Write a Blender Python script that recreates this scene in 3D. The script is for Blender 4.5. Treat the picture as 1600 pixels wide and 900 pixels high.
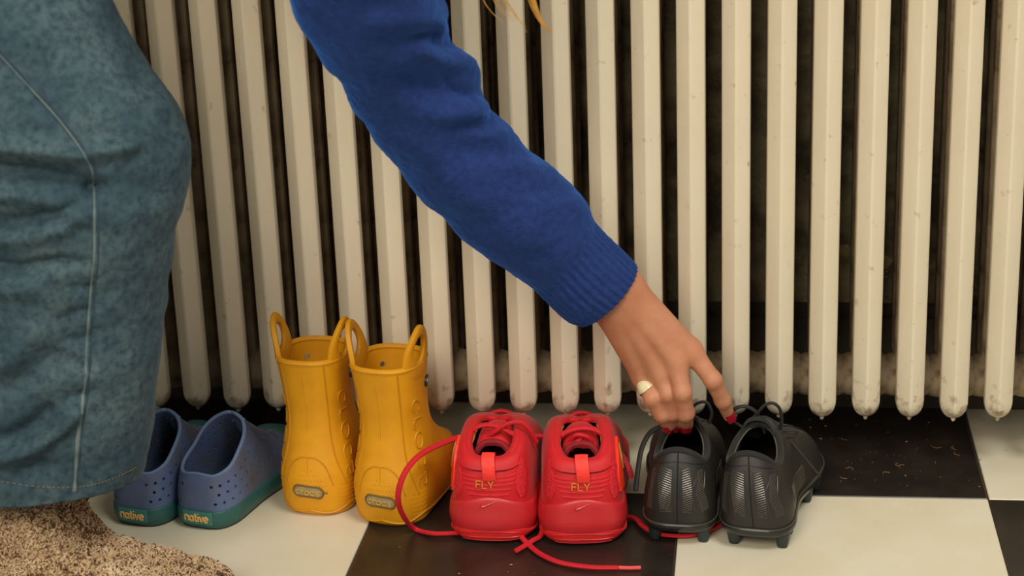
import bpy, bmesh, math, random
import numpy as np
from mathutils import Matrix, Vector
random.seed(7); RNG = np.random.default_rng(7)
sc = bpy.context.scene
for o in list(bpy.data.objects): bpy.data.objects.remove(o)
COL = sc.collection

# ------------------------------------------------------------------ camera
CAM = np.array([-0.2311, -1.7563, 0.8137]); YAW, PITCH, ROLL, FPX = -0.13499, 0.32382, -0.03777, 2954.2
def cam_axes():
    ca, sa, cb, sb = math.cos(YAW), math.sin(YAW), math.cos(PITCH), math.sin(PITCH)
    f = np.array([sa*cb, ca*cb, -sb]); r = np.array([ca, -sa, 0.0]); u = np.cross(r, f)
    cc, ss = math.cos(ROLL), math.sin(ROLL)
    return cc*r+ss*u, -ss*r+cc*u, f
CR_, CU_, CF_ = cam_axes()
cd = bpy.data.cameras.new('camera'); cam = bpy.data.objects.new('camera', cd); COL.objects.link(cam)
M4 = Matrix.Identity(4)
for i in range(3):
    M4[i][0], M4[i][1], M4[i][2], M4[i][3] = CR_[i], CU_[i], -CF_[i], CAM[i]
cam.matrix_world = M4
cd.sensor_width = 36.0; cd.lens = 36.0*FPX/1600.0; cd.clip_start = 0.05
cd.dof.use_dof = True; cd.dof.focus_distance = 1.84; cd.dof.aperture_fstop = 6.3
sc.camera = cam
def ray(x, y): return CF_*FPX+CR_*(x-800)+CU_*(450-y)
def W(x, y, Y):                       # point of the place seen at photo pixel x, y standing at depth Y
    d = ray(x, y); return CAM+d*(Y-CAM[1])/d[1]
def WZ(x, y, z):                      # the same for a known height
    d = ray(x, y); return CAM+d*(z-CAM[2])/d[2]

# ------------------------------------------------------------------ light
def srgb(r, g, b):
    f = lambda c: (c/255)/12.92 if c/255 <= 0.04045 else ((c/255+0.055)/1.055)**2.4
    return (f(r), f(g), f(b), 1.0)
w = bpy.data.worlds.new('room_air'); sc.world = w; w.use_nodes = True
w.node_tree.nodes['Background'].inputs[0].default_value = (1.0, 0.96, 0.88, 1)
w.node_tree.nodes['Background'].inputs[1].default_value = 0.30
def area(name, loc, target, size, power, col):
    l = bpy.data.lights.new(name, 'AREA'); l.shape = 'DISK'; l.size = size; l.energy = power; l.color = col
    o = bpy.data.objects.new(name, l); COL.objects.link(o); o.location = loc
    o.rotation_euler = (Vector(target)-Vector(loc)).to_track_quat('-Z', 'Y').to_euler(); return o
area('ceiling_lamp_light', (0.55, -1.15, 2.35), (-0.3, 0.0, 0.1), 0.95, 33, (1.0, 0.97, 0.89))
area('fill_light', (-0.85, -2.6, 1.85), (-0.55, 0.0, 0.2), 1.3, 52, (1.0, 0.90, 0.75))  # added warm fill to lift the left columns; no actual window there
sc.view_settings.view_transform = 'Standard'; sc.view_settings.look = 'None'
sc.view_settings.gamma = 1.0; sc.view_settings.use_curve_mapping = False
sc.view_settings.exposure = 0.0

# ------------------------------------------------------------------ materials
MATS = {}
def mat(name, col, rough=0.6, col2=None, scale=30, thr=(0.35, 0.7), detail=4, bump=0.0, bscale=200, col3=None, scale3=8,
        thr3=(0.55, 0.75), metallic=0.0, spec=0.5, sheen=0.0, sss=0.0, stretch=(1, 1, 1), kind='noise', coat=0.0, sheen_tint=None, bdist=0.001):
    m = bpy.data.materials.new(name); m.use_nodes = True; nt = m.node_tree; N = nt.nodes; L = nt.links
    b = N['Principled BSDF']; c = srgb(*col); b.inputs['Base Color'].default_value = c
    b.inputs['Roughness'].default_value = rough; b.inputs['Metallic'].default_value = metallic
    b.inputs['Specular IOR Level'].default_value = spec
    if sheen:
        b.inputs['Sheen Weight'].default_value = sheen; b.inputs['Sheen Roughness'].default_value = 0.4
        if sheen_tint: b.inputs['Sheen Tint'].default_value = srgb(*sheen_tint)
    if sss:
        b.inputs['Subsurface Weight'].default_value = sss; b.inputs['Subsurface Radius'].default_value = (0.012, 0.004, 0.002); b.inputs['Subsurface Scale'].default_value = 0.6
    if coat: b.inputs['Coat Weight'].default_value = coat; b.inputs['Coat Roughness'].default_value = 0.2
    tc = N.new('ShaderNodeTexCoord'); mp = N.new('ShaderNodeMapping'); mp.inputs['Scale'].default_value = stretch
    L.new(tc.outputs['Object'], mp.inputs['Vector'])
    def noise(sc_, det, k='noise'):
        if k == 'voronoi':
            t = N.new('ShaderNodeTexVoronoi'); t.inputs['Scale'].default_value = sc_; out = t.outputs['Distance']
        else:
            t = N.new('ShaderNodeTexNoise'); t.inputs['Scale'].default_value = sc_; t.inputs['Detail'].default_value = det; t.inputs['Roughness'].default_value = 0.62; out = t.outputs['Fac']
        L.new(mp.outputs['Vector'], t.inputs['Vector']); return out
    cur = None
    for (cc, ss, th, kk) in ((col2, scale, thr, kind), (col3, scale3, thr3, 'noise')):
        if cc is None: continue
        rp = N.new('ShaderNodeMapRange'); rp.inputs['From Min'].default_value = th[0]; rp.inputs['From Max'].default_value = th[1]
        L.new(noise(ss, detail, kk), rp.inputs['Value'])
        mx = N.new('ShaderNodeMix'); mx.data_type = 'RGBA'
        L.new(rp.outputs['Result'], mx.inputs['Factor'])
        if cur is None: mx.inputs['A'].default_value = c
        else: L.new(cur, mx.inputs['A'])
        mx.inputs['B'].default_value = srgb(*cc); cur = mx.outputs['Result']
    if cur is not None: L.new(cur, b.inputs['Base Color'])
    if bump:
        bn = N.new('ShaderNodeBump'); bn.inputs['Strength'].default_value = bump; bn.inputs['Distance'].default_value = bdist
        L.new(noise(bscale, 3, kind if kind == 'voronoi' else 'noise'), bn.inputs['Height']); L.new(bn.outputs['Normal'], b.inputs['Normal'])
    MATS[name] = m; return m

mat('tile_white', (222, 215, 192), 0.42, (214, 203, 172), 9, (0.4, 0.75), col3=(196, 184, 150), scale3=60, thr3=(0.68, 0.8), bump=0.08, bscale=40)
mat('tile_black', (36, 31, 27), 0.33, (52, 44, 36), 14, (0.45, 0.75), col3=(74, 62, 48), scale3=85, thr3=(0.66, 0.8), bump=0.15, bscale=60)
mat('floor_joint', (58, 47, 32), 0.9)
mat('wall_plaster', (178, 162, 126), 0.85, (92, 82, 66), 12, (0.4, 0.62), detail=8, col3=(196, 172, 122), scale3=26, thr3=(0.6, 0.78), bump=1.0, bscale=30, bdist=0.012)
mat('skirting', (58, 50, 40), 0.6, (78, 66, 50), 20, bump=0.4, bscale=50)
mat('radiator_paint', (226, 214, 188), 0.42, (214, 200, 172), 14, (0.42, 0.8), col3=(150, 112, 74), scale3=55, thr3=(0.74, 0.83), bump=0.25, bscale=170, stretch=(1, 1, 0.35))
mat('radiator_dusty_shaded', (158, 140, 112), 0.8, (112, 92, 68), 22, (0.35, 0.7), col3=(84, 66, 46), scale3=45, thr3=(0.55, 0.75), bump=0.5, bscale=80)  # dusty brown, with shade behind the front columns mixed into the colour
mat('radiator_rust', (120, 92, 62), 0.8, (52, 38, 28), 240, (0.4, 0.6))
mat('radiator_chip', (52, 40, 30), 0.8)
mat('paper', (206, 184, 134), 0.8, (150, 128, 88), 60, bump=0.2)
mat('crumb', (190, 150, 92), 0.8, (120, 88, 54), 400)
# shoes
mat('blue_foam', (92, 111, 152), 0.62, (80, 98, 138), 40, col3=(88, 90, 96), scale3=13, thr3=(0.45, 0.72), bump=0.1, bscale=500)
mat('blue_inside', (58, 76, 112), 0.7, (46, 62, 96), 30)
mat('blue_rim', (112, 134, 172), 0.55, (98, 120, 158), 40)
mat('green_rubber', (44, 98, 94), 0.5, (36, 84, 82), 30, col3=(198, 178, 96), scale3=300, thr3=(0.69, 0.71), bump=0.06, bscale=300)
mat('green_label', (62, 130, 120), 0.45, (52, 116, 108), 40)
mat('label_gold', (222, 176, 104), 0.5)
mat('sole_dark', (30, 32, 34), 0.7)
mat('yellow_foam', (226, 158, 4), 0.6, (212, 144, 3), 30, col3=(168, 102, 14), scale3=18, thr3=(0.62, 0.85), bump=0.12, bscale=260)
mat('yellow_emboss', (208, 144, 8), 0.5, (190, 126, 10), 40)
mat('badge_grey', (172, 150, 106), 0.6, (146, 124, 84), 160)
mat('badge_rim', (112, 86, 40), 0.6)
mat('badge_gold', (206, 164, 66), 0.5)
mat('rivet_black', (36, 32, 30), 0.35)
mat('rivet_grey', (150, 146, 138), 0.35, metallic=0.6)
mat('red_upper', (210, 20, 30), 0.62, (196, 15, 27), 90, bump=0.08, bscale=700, sheen=0.1)
mat('red_mid', (202, 40, 46), 0.4, (192, 34, 42), 30, coat=0.15)
mat('red_out', (230, 48, 46), 0.45, (210, 38, 42), 60, col3=(170, 36, 40), scale3=40, thr3=(0.6, 0.75), bump=0.1, bscale=120)
mat('red_mesh', (188, 22, 38), 0.6, (226, 40, 50), 620, (0.25, 0.6), kind='voronoi', bump=0.5, bscale=620)
mat('orange_panel', (255, 64, 36), 0.45, (248, 54, 34), 60)
mat('red_tab', (255, 62, 48), 0.6, (240, 50, 44), 500, stretch=(0.2, 0.2, 1), bump=0.3, bscale=900)
mat('red_lace', (212, 22, 38), 0.7, (192, 17, 33), 500, bump=0.5, bscale=900)
mat('red_lace_dark', (176, 22, 36), 0.7, (120, 14, 26), 420, bump=0.5, bscale=900)
mat('aglet', (236, 84, 84), 0.25, spec=0.7)
mat('yellow_lining', (236, 172, 62), 0.7, (214, 146, 48), 90)
mat('red_inside', (150, 16, 28), 0.8, (120, 10, 22), 70)
mat('gold_print', (206, 150, 44), 0.4)
mat('olive_panel', (176, 128, 40), 0.5, (140, 100, 34), 40)
mat('black_synthetic', (38, 36, 31), 0.5, (32, 30, 26), 60, bump=0.12, bscale=400)
mat('black_knit', (30, 30, 27), 0.85, (28, 28, 26), 300, bump=0.3, bscale=700, sheen=0.08)
mat('black_gloss', (34, 36, 34), 0.25, (26, 28, 27), 90)
mat('black_line', (58, 62, 58), 0.3)
mat('black_hatch', (72, 66, 54), 0.24, spec=0.8)
mat('black_inside', (18, 18, 17), 0.9)
mat('stud', (34, 46, 46), 0.4, (28, 36, 36), 60)
mat('black_lace', (26, 26, 25), 0.7, (38, 38, 36), 500, bump=0.4, bscale=900)
mat('collar_edge', (88, 82, 68), 0.7)
# person
mat('denim', (56, 78, 88), 0.85, (88, 108, 110), 16, (0.42, 0.75), detail=10, col3=(36, 52, 66), scale3=150, thr3=(0.42, 0.72), bump=0.45, bscale=520, sheen=0.15, sheen_tint=(150, 180, 200), spec=0.2)
mat('denim_pale', (112, 126, 122), 0.9, (84, 106, 112), 75, (0.40, 0.62), bump=0.3, bscale=500)
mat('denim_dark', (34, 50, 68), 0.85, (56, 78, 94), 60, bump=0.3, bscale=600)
mat('thread_gold', (134, 114, 74), 0.7)
mat('wool', (36, 57, 114), 0.85, (28, 46, 94), 160, (0.35, 0.7), detail=6, bump=0.6, bscale=420, sheen=0.9, sheen_tint=(70, 130, 225), spec=0.15, bdist=0.0015)
mat('skin', (192, 132, 100), 0.55, (182, 116, 84), 40, (0.4, 0.75), col3=(180, 96, 72), scale3=22, thr3=(0.58, 0.8), sss=0.12, bump=0.12, bscale=260)
mat('nail', (178, 28, 48), 0.25, coat=0.4)
mat('ring_pearl', (232, 220, 180), 0.25, (214, 198, 152), 120, coat=0.5)
mat('hair', (196, 146, 60), 0.45, (164, 116, 44), 80)
mat('fleece', (208, 176, 134), 0.95, (180, 144, 104), 70, (0.45, 0.7), col3=(110, 82, 60), scale3=160, thr3=(0.62, 0.7), sheen=0.2, spec=0.1)
mat('fleece_light', (226, 200, 166), 0.95, (190, 154, 112), 60, sheen=0.2, spec=0.1)
mat('fleece_dark', (96, 70, 52), 0.95, (140, 106, 78), 60, spec=0.1)
mat('slipper_sole', (44, 36, 30), 0.8)

def stain(name, z0, z1, col, scale):
    m = MATS[name]; nt = m.node_tree; N = nt.nodes; L = nt.links; b = N['Principled BSDF']; src = b.inputs['Base Color'].links[0].from_socket
    tc = N.new('ShaderNodeTexCoord'); sx = N.new('ShaderNodeSeparateXYZ'); L.new(tc.outputs['Object'], sx.inputs[0])
    mr = N.new('ShaderNodeMapRange'); mr.inputs['From Min'].default_value = z1; mr.inputs['From Max'].default_value = z0; mr.inputs['To Max'].default_value = 0.26; L.new(sx.outputs['Z'], mr.inputs['Value'])
    oi = N.new('ShaderNodeObjectInfo'); ml = N.new('ShaderNodeVectorMath'); ml.operation = 'ADD'; cb = N.new('ShaderNodeCombineXYZ'); mu = N.new('ShaderNodeMath'); mu.operation = 'MULTIPLY'; mu.inputs[1].default_value = 9.0
    L.new(oi.outputs['Random'], mu.inputs[0]); L.new(mu.outputs[0], cb.inputs[0]); L.new(tc.outputs['Object'], ml.inputs[0]); L.new(cb.outputs[0], ml.inputs[1])
    no = N.new('ShaderNodeTexNoise'); no.inputs['Scale'].default_value = scale; no.inputs['Detail'].default_value = 5; L.new(ml.outputs[0], no.inputs['Vector'])
    ad = N.new('ShaderNodeMath'); ad.operation = 'ADD'; L.new(no.outputs['Fac'], ad.inputs[0]); L.new(mr.outputs['Result'], ad.inputs[1])
    m2 = N.new('ShaderNodeMapRange'); m2.inputs['From Min'].default_value = 0.66; m2.inputs['From Max'].default_value = 0.86; m2.inputs['To Max'].default_value = 0.75; L.new(ad.outputs[0], m2.inputs['Value'])
    mx = N.new('ShaderNodeMix'); mx.data_type = 'RGBA'; L.new(m2.outputs['Result'], mx.inputs['Factor']); L.new(src, mx.inputs['A']); mx.inputs['B'].default_value = srgb(*col); L.new(mx.outputs['Result'], b.inputs['Base Color'])
stain('radiator_paint', 0.05, 0.10, (128, 92, 62), 90)
# ------------------------------------------------------------------ mesh helpers
def npa(x): return np.asarray(x, float)
def mesh_obj(name, V, F, material, parent=None, smooth=True, angle=40, weld=0.0, mat_idx=None):
    me = bpy.data.meshes.new(name); V = npa(V)
    me.from_pydata(V.tolist(), [], [tuple(int(i) for i in f) for f in F])
    mats = material if isinstance(material, (list, tuple)) else [material]
    for m in mats: me.materials.append(MATS[m])
    if mat_idx is not None: me.polygons.foreach_set('material_index', np.asarray(mat_idx, np.int32))
    bm = bmesh.new(); bm.from_mesh(me)
    if weld: bmesh.ops.remove_doubles(bm, verts=bm.verts, dist=weld)
    bmesh.ops.dissolve_degenerate(bm, dist=1e-7, edges=bm.edges) if weld else None
    bmesh.ops.recalc_face_normals(bm, faces=bm.faces)
    if smooth:
        a = math.radians(angle)
        for f in bm.faces: f.smooth = True
        for e in bm.edges:
            if len(e.link_faces) == 2 and e.calc_face_angle(0) > a: e.smooth = False
    bm.to_mesh(me); bm.free()
    o = bpy.data.objects.new(name, me); COL.objects.link(o)
    if parent is not None: o.parent = parent
    return o
class MB:
    def __init__(s): s.V = []; s.F = []; s.n = 0; s.I = []
    def add(s, V, F, idx=0):
        V = npa(V); s.V.append(V); s.F += [tuple(i+s.n for i in f) for f in F]; s.I += [idx]*len(F); s.n += len(V); return s
    def obj(s, name, material, parent=None, **k):
        return mesh_obj(name, np.vstack(s.V), s.F, material, parent, mat_idx=s.I if isinstance(material, (list, tuple)) else None, **k)
def grid(P, cu=False, cv=False):
    n, m = P.shape[:2]; F = []
    for i in range(n if cu else n-1):
        for j in range(m if cv else m-1):
            a, b = i, (i+1) % n; c, d = j, (j+1) % m
            F.append((a*m+c, b*m+c, b*m+d, a*m+d))
    return P.reshape(-1, 3), F
def crv(K, t):
    """Catmull-Rom through the rows of K, t in 0..1"""
    K = npa(K); n = len(K); t = np.atleast_1d(npa(t))*(n-1); i = np.clip(np.floor(t).astype(int), 0, n-2); f = (t-i)[:, None]
    E = np.vstack([2*K[0]-K[1], K, 2*K[-1]-K[-2]]); p0, p1, p2, p3 = E[i], E[i+1], E[i+2], E[i+3]
    return 0.5*(2*p1+(p2-p0)*f+(2*p0-5*p1+4*p2-p3)*f**2+(3*p1-p0-3*p2+p3)*f**3)
def nrm(a): return a/np.maximum(np.linalg.norm(a, axis=-1, keepdims=True), 1e-12)
def tube(pts, r, n=8, closed=False, flat=1.0, up=None, caps=True):
    """r radius (scalar or list), flat squashes the second axis"""
    P = npa(pts); m = len(P); r = np.broadcast_to(npa(r), (m,))
    T = nrm(np.roll(P, -1, 0)-np.roll(P, 1, 0)) if closed else nrm(np.gradient(P, axis=0))
    A = npa(up) if up is not None else (np.array([0, 0, 1.0]) if abs(T[0][2]) < 0.9 else np.array([1.0, 0, 0]))
    R = np.zeros((m, n, 3)); ang = np.arange(n)*2*np.pi/n
    b = nrm(np.cross(T[0], A))
    for i in range(m):
        if up is not None and np.ndim(up) == 2: a_ = npa(up)[i]; b = nrm(np.cross(T[i], a_))
        else: b = nrm(b-T[i]*(b@T[i]))
        c = np.cross(b, T[i])
        R[i] = P[i]+r[i]*(np.cos(ang)[:, None]*b+flat*np.sin(ang)[:, None]*c)
    V, F = grid(R, closed, True); V = V.copy()
    if caps and not closed:
        k = len(V); V = np.vstack([V, P[0]-T[0]*r[0]*0.5, P[-1]+T[-1]*r[-1]*0.5])
        for j in range(n):
            F.append((k, j, (j+1) % n)); F.append((k+1, (m-1)*n+(j+1) % n, (m-1)*n+j))
    return V, F
def stube(pts, r, k=40, **kw):
    r_ = r if np.ndim(r) == 0 else np.interp(np.linspace(0, 1, k), np.linspace(0, 1, len(r)), r)
    return tube(crv(pts, np.linspace(0, 1, k)), r_, **kw)
def disc(c, nrm_, r, h=0.001, n=12):
    c = npa(c); z = nrm(npa(nrm_)); a = nrm(np.cross(z, [0.3, 0.5, 0.81])); b = np.cross(z, a)
    th = np.arange(n)*2*np.pi/n; ring = np.cos(th)[:, None]*a+np.sin(th)[:, None]*b
    V = np.vstack([c+ring*r, c+ring*r+z*h, [c+z*h*1.25]]); F = [(i, (i+1) % n, n+(i+1) % n, n+i) for i in range(n)]+[(n+i, n+(i+1) % n, 2*n) for i in range(n)]+[tuple(range(n-1, -1, -1))]
    return V, F
def ball(c, r, n=10, m=7, sc_=(1, 1, 1)):
    c = npa(c); V = []; 
    for i in range(m+1):
        a = math.pi*i/m
        for j in range(n): V.append(c+r*npa(sc_)*np.array([math.sin(a)*math.cos(2*math.pi*j/n), math.sin(a)*math.sin(2*math.pi*j/n), math.cos(a)]))
    return grid(npa(V).reshape(m+1, n, 3), False, True)
def empty(name, loc=(0, 0, 0), rz=0.0):
    o = bpy.data.objects.new(name, None); COL.objects.link(o); o.location = loc; o.rotation_euler[2] = rz; o.empty_display_size = 0.05; return o
def tag(o, label, cat=None, group=None, kind=None):
    o['label'] = label
    if cat: o['category'] = cat
    if group: o['group'] = group
    if kind: o['kind'] = kind
    return o
def boolean(o, V, F):
    """cut the given solid out of o, baked"""
    c = mesh_obj('cutter', V, F, 'sole_dark', o.parent, smooth=False)
    md = o.modifiers.new('cut', 'BOOLEAN'); md.operation = 'DIFFERENCE'; md.solver = 'EXACT'; md.object = c
    bpy.context.view_layer.update()
    dg = bpy.context.evaluated_depsgraph_get(); me = bpy.data.meshes.new_from_object(o.evaluated_get(dg))
    n0 = len(o.data.polygons)
    o.modifiers.clear()
    if len(me.polygons) > 0.5*n0:
        old = o.data; o.data = me; bpy.data.meshes.remove(old)
    cm = c.data; bpy.data.objects.remove(c); bpy.data.meshes.remove(cm)

# ------------------------------------------------------------------ shoe surface: control net, mirrored left/right
class Surf:
    def __init__(s, ctrl, bend=None, zmap=None):
        s.C = npa(ctrl); s.K, s.N = s.C.shape[:2]; s.bend = bend
        m = np.array([-1, 1, 1.0]); g0 = s.C[1]*m; g1 = s.C[-2]*m
        s.E = np.concatenate([g0[None], s.C, g1[None]], 0)
        s.E = np.concatenate([2*s.E[:, :1]-s.E[:, 1:2], s.E, 2*s.E[:, -1:]-s.E[:, -2:-1]], 1)
    @staticmethod
    def wts(f): return np.stack([-f+2*f**2-f**3, 2-5*f**2+3*f**3, f+4*f**2-3*f**3, -f**2+f**3], -1)*0.5
    def raw(s, u, v):
        u, v = np.broadcast_arrays(npa(u), npa(v)); t = np.abs(u)*(s.K-1); q = np.clip(v, 0, 1)*(s.N-1)
        i = np.clip(np.floor(t).astype(int), 0, s.K-2); j = np.clip(np.floor(q).astype(int), 0, s.N-2)
        wu = s.wts(t-i); wv = s.wts(q-j); P = np.zeros(u.shape+(3,))
        for a in range(4):
            for b in range(4): P += (wu[..., a]*wv[..., b])[..., None]*s.E[i+a, j+b]
        P[..., 0] *= np.where(u < 0, -1, 1)
        return P
    def pos(s, u, v, d=0.0):
        P = s.raw(u, v)
        if np.any(d != 0): P = P+s.normal_raw(u, v)*np.broadcast_to(npa(d), np.broadcast(npa(u), npa(v)).shape)[..., None]
        if s.bend: P = s.bend(P)
        return P
    def normal_raw(s, u, v):
        u, v = np.broadcast_arrays(npa(u), npa(v)); e = 2e-3
        ua, ub = np.clip(u-e, -1, 1), np.clip(u+e, -1, 1); va, vb = np.clip(v-e, 0, 1), np.clip(v+e, 0, 1)
        du = s.raw(ub, v)-s.raw(ua, v); dv = s.raw(u, vb)-s.raw(u, va)
        n = np.cross(du, dv); return nrm(n)
    def arc(s, v0, u0):
        """map metres along the surface (from u0 at height v0) to u"""
        us = np.linspace(-1, 1, 801); P = s.raw(us, np.full(801, v0)); d = np.concatenate([[0], np.cumsum(np.linalg.norm(np.diff(P, axis=0), axis=1))])
        s0 = np.interp(u0, us, d); return lambda x: np.interp(s0+npa(x), d, us)
    def varc(s, u0, v0):
        vs = np.linspace(0, 1, 401); P = s.raw(np.full(401, u0), vs); d = np.concatenate([[0], np.cumsum(np.linalg.norm(np.diff(P, axis=0), axis=1))])
        s0 = np.interp(v0, vs, d); return lambda x: np.interp(s0+npa(x), d, vs)
    def line(s, uv, r, d=0.0, k=None, n=6, smooth=True, flat=1.0):
        uv = npa(uv); q = crv(uv, np.linspace(0, 1, k or 8*len(uv))) if smooth else np.vstack([uv[i]+(uv[i+1]-uv[i])*np.linspace(0, 1, 6, endpoint=False)[:, None] for i in range(len(uv)-1)]+[uv[-1:]])
        P = s.pos(q[:, 0], q[:, 1], d); N = s.pos(q[:, 0], q[:, 1], d+0.001)-P
        return tube(P, r, n=n, flat=flat, up=N)
    def patch(s, vs, ul, ur, d, nu=14, nv=14, skirt=True):
        """raised panel between boundaries ul(v), ur(v)"""
        vv = np.linspace(vs[0], vs[-1], nv); L = crv(npa(ul)[:, None], np.linspace(0, 1, nv))[:, 0]; R = crv(npa(ur)[:, None], np.linspace(0, 1, nv))[:, 0]
        f = np.linspace(0, 1, nu); U = L[:, None]+(R-L)[:, None]*f[None]; Vv = np.repeat(vv[:, None], nu, 1)
        D = np.full(U.shape, d)
        if skirt:
            U = np.concatenate([U[:, :1], U, U[:, -1:]], 1); Vv = np.concatenate([Vv[:, :1], Vv, Vv[:, -1:]], 1); D = np.pad(D, ((0, 0), (1, 1)), constant_values=-0.0006)
            U = np.concatenate([U[:1], U, U[-1:]], 0); Vv = np.concatenate([Vv[:1], Vv, Vv[-1:]], 0); D = np.pad(D, ((1, 1), (0, 0)), constant_values=-0.0006)
        return grid(s.pos(U, Vv, D))
def ellip_net(foot, top, e, b, z0, N=7, sq=None):
    """control net from footprint points, topline points, roundness e and belly b"""
    foot, top = npa(foot), npa(top); K = len(foot); out = np.zeros((K, N, 3))
    F3 = np.vstack([foot[1]*[-1, 1], foot, foot[-2]*[-1, 1]]); T = nrm(F3[2:]-F3[:-2]); Nn = np.stack([T[:, 1], -T[:, 0]], 1)
    for k in range(K):
        for j in range(N):
            v = j/(N-1); h = (1-e[k])*v+e[k]*(1-math.cos(math.pi*v/2)); g = (1-e[k])*v+e[k]*math.sin(math.pi*v/2)
            if sq is not None and sq[k]: h = 1-math.cos(math.pi*v/2)**(2/sq[k]) if v < 1 else 1.0; g = math.sin(math.pi*v/2)**(2/sq[k])
            xy = foot[k]+(top[k][:2]-foot[k])*h+Nn[k]*b[k]*math.sin(math.pi*v)
            out[k, j] = (xy[0] if 0 < k < K-1 or True else 0, xy[1], z0[k]+(top[k][2]-z0[k])*g)
    out[0, :, 0] = 0; out[-1, :, 0] = 0
    return out
def wall_net(foot, rows, zf):
    """net of a sole side: rows of (outset, height list or number)"""
    foot = npa(foot); K = len(foot); F3 = np.vstack([foot[1]*[-1, 1], foot, foot[-2]*[-1, 1]]); T = nrm(F3[2:]-F3[:-2]); Nn = np.stack([T[:, 1], -T[:, 0]], 1)
    out = np.zeros((K, len(rows), 3))
    for j, (o, z) in enumerate(rows):
        zz = np.broadcast_to(npa(z), (K,)); oo = np.broadcast_to(npa(o), (K,))
        for k in range(K): out[k, j, :2] = foot[k]+Nn[k]*oo[k]; out[k, j, 2] = zz[k]+zf[k]
    out[0, :, 0] = 0; out[-1, :, 0] = 0
    return out
def sole_mesh(S, nu=121, nv=13, bottom=True, top=True):
    us = np.linspace(-1, 1, nu); vs = np.linspace(0, 1, nv); P = S.pos(us[:, None], vs[None]); V, F = grid(P)
    if bottom: F.append(tuple(i*nv for i in range(nu-1)))
    if top: F.append(tuple(i*nv+nv-1 for i in range(nu-2, -1, -1)))
    return V, F
def upper_mesh(S, nu=161, nv=25, d=0.0, v0=0.0):
    us = np.linspace(-1, 1, nu); vs = np.linspace(v0, 1, nv); return grid(S.pos(us[:, None], vs[None], d))
def floor_fan(S, v, d, zlift=0.0, nu=81):
    us = np.linspace(-1, 1, nu); P = S.pos(us, np.full(nu, v), d); P[:, 2] += zlift
    return P[:-1], [tuple(range(nu-1))]
def rim_line(S, tmax, r, d, parent, name, material, n=10, v=1.0):
    us = np.linspace(-tmax, tmax, 121); return S.pos(us, np.full(121, v), d)

# stroke letters
def arc(cx, cy, rx, ry, a0, a1, n=14): a = np.radians(np.linspace(a0, a1, n)); return [(cx+rx*math.cos(t), cy+ry*math.sin(t)) for t in a]
GLYPH = {
 'n': (0.62, [[(0, 0), (0, 0.62)], arc(0.24, 0.36, 0.24, 0.24, 175, 0)+[(0.48, 0)]]),
 'a': (0.62, [arc(0.24, 0.29, 0.24, 0.29, 0, 360), [(0.48, 0.6), (0.48, 0)]]),
 't': (0.48, [[(0.16, 0.88), (0.16, 0.14), (0.24, 0.02), (0.36, 0.02)], [(0, 0.6), (0.36, 0.6)]]),
 'i': (0.24, [[(0.05, 0.58), (0.05, 0)], [(0.05, 0.86), (0.05, 0.9)]]),
 'v': (0.58, [[(0, 0.6), (0.23, 0), (0.46, 0.6)]]),
 'e': (0.62, [[(0.03, 0.31), (0.48, 0.31)]+arc(0.25, 0.3, 0.24, 0.3, 5, 310)]),
 'c': (0.74, [arc(0.3, 0.3, 0.28, 0.3, 48, 312, 18)]),
 'r': (0.56, [[(0.04, 0), (0.04, 0.6)], arc(0.28, 0.34, 0.24, 0.26, 170, 50)]),
 'o': (0.80, [arc(0.32, 0.3, 0.3, 0.3, 0, 360, 22)]),
 's': (0.66, [[(0.5, 0.52), (0.36, 0.61), (0.16, 0.58), (0.1, 0.44), (0.24, 0.33), (0.42, 0.26), (0.48, 0.13), (0.36, 0.0), (0.16, 0.0), (0.03, 0.1)]]),
 'F': (0.78, [[(0, 0), (0, 1), (0.58, 1)], [(0, 0.52), (0.48, 0.52)]]),
 'L': (0.76, [[(0, 1), (0, 0), (0.56, 0)]]),
 'Y': (0.8, [[(0, 1), (0.34, 0.45), (0.68, 1)], [(0.34, 0.45), (0.34, 0)]]),
}
def text_on(S, txt, u0, v0, h, r, d, spread=1.0, slope=0.0, vertical=False, flat=0.7, n=6):
    """letters h metres high, centred on u0, v0 of surface S"""
    tot = sum(GLYPH[c][0] for c in txt)*h*spread; x = -tot/2; mb = MB(); fu = S.arc(v0, u0); fv = S.varc(u0, v0)
    for c in txt:
        wd, strokes = GLYPH[c]
        for st in strokes:
            q = npa(st); q = np.vstack([q[i]+(q[i+1]-q[i])*np.linspace(0, 1, 4, endpoint=False)[:, None] for i in range(len(q)-1)]+[q[-1:]]) if len(q) < 8 else q
            X = x+q[:, 0]*h*spread; Y = (q[:, 1]-0.45)*h+slope*X
            if vertical: uu, vv = fu(-Y), fv(-X) if vertical == 2 else fv(X)
            else: uu, vv = fu(X), fv(Y)
            P = S.pos(uu, vv, d); Nn = S.pos(uu, vv, d+0.001)-P
            mb.add(*tube(P, r, n=n, flat=flat, up=Nn))
        x += wd*h*spread
    return mb

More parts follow.
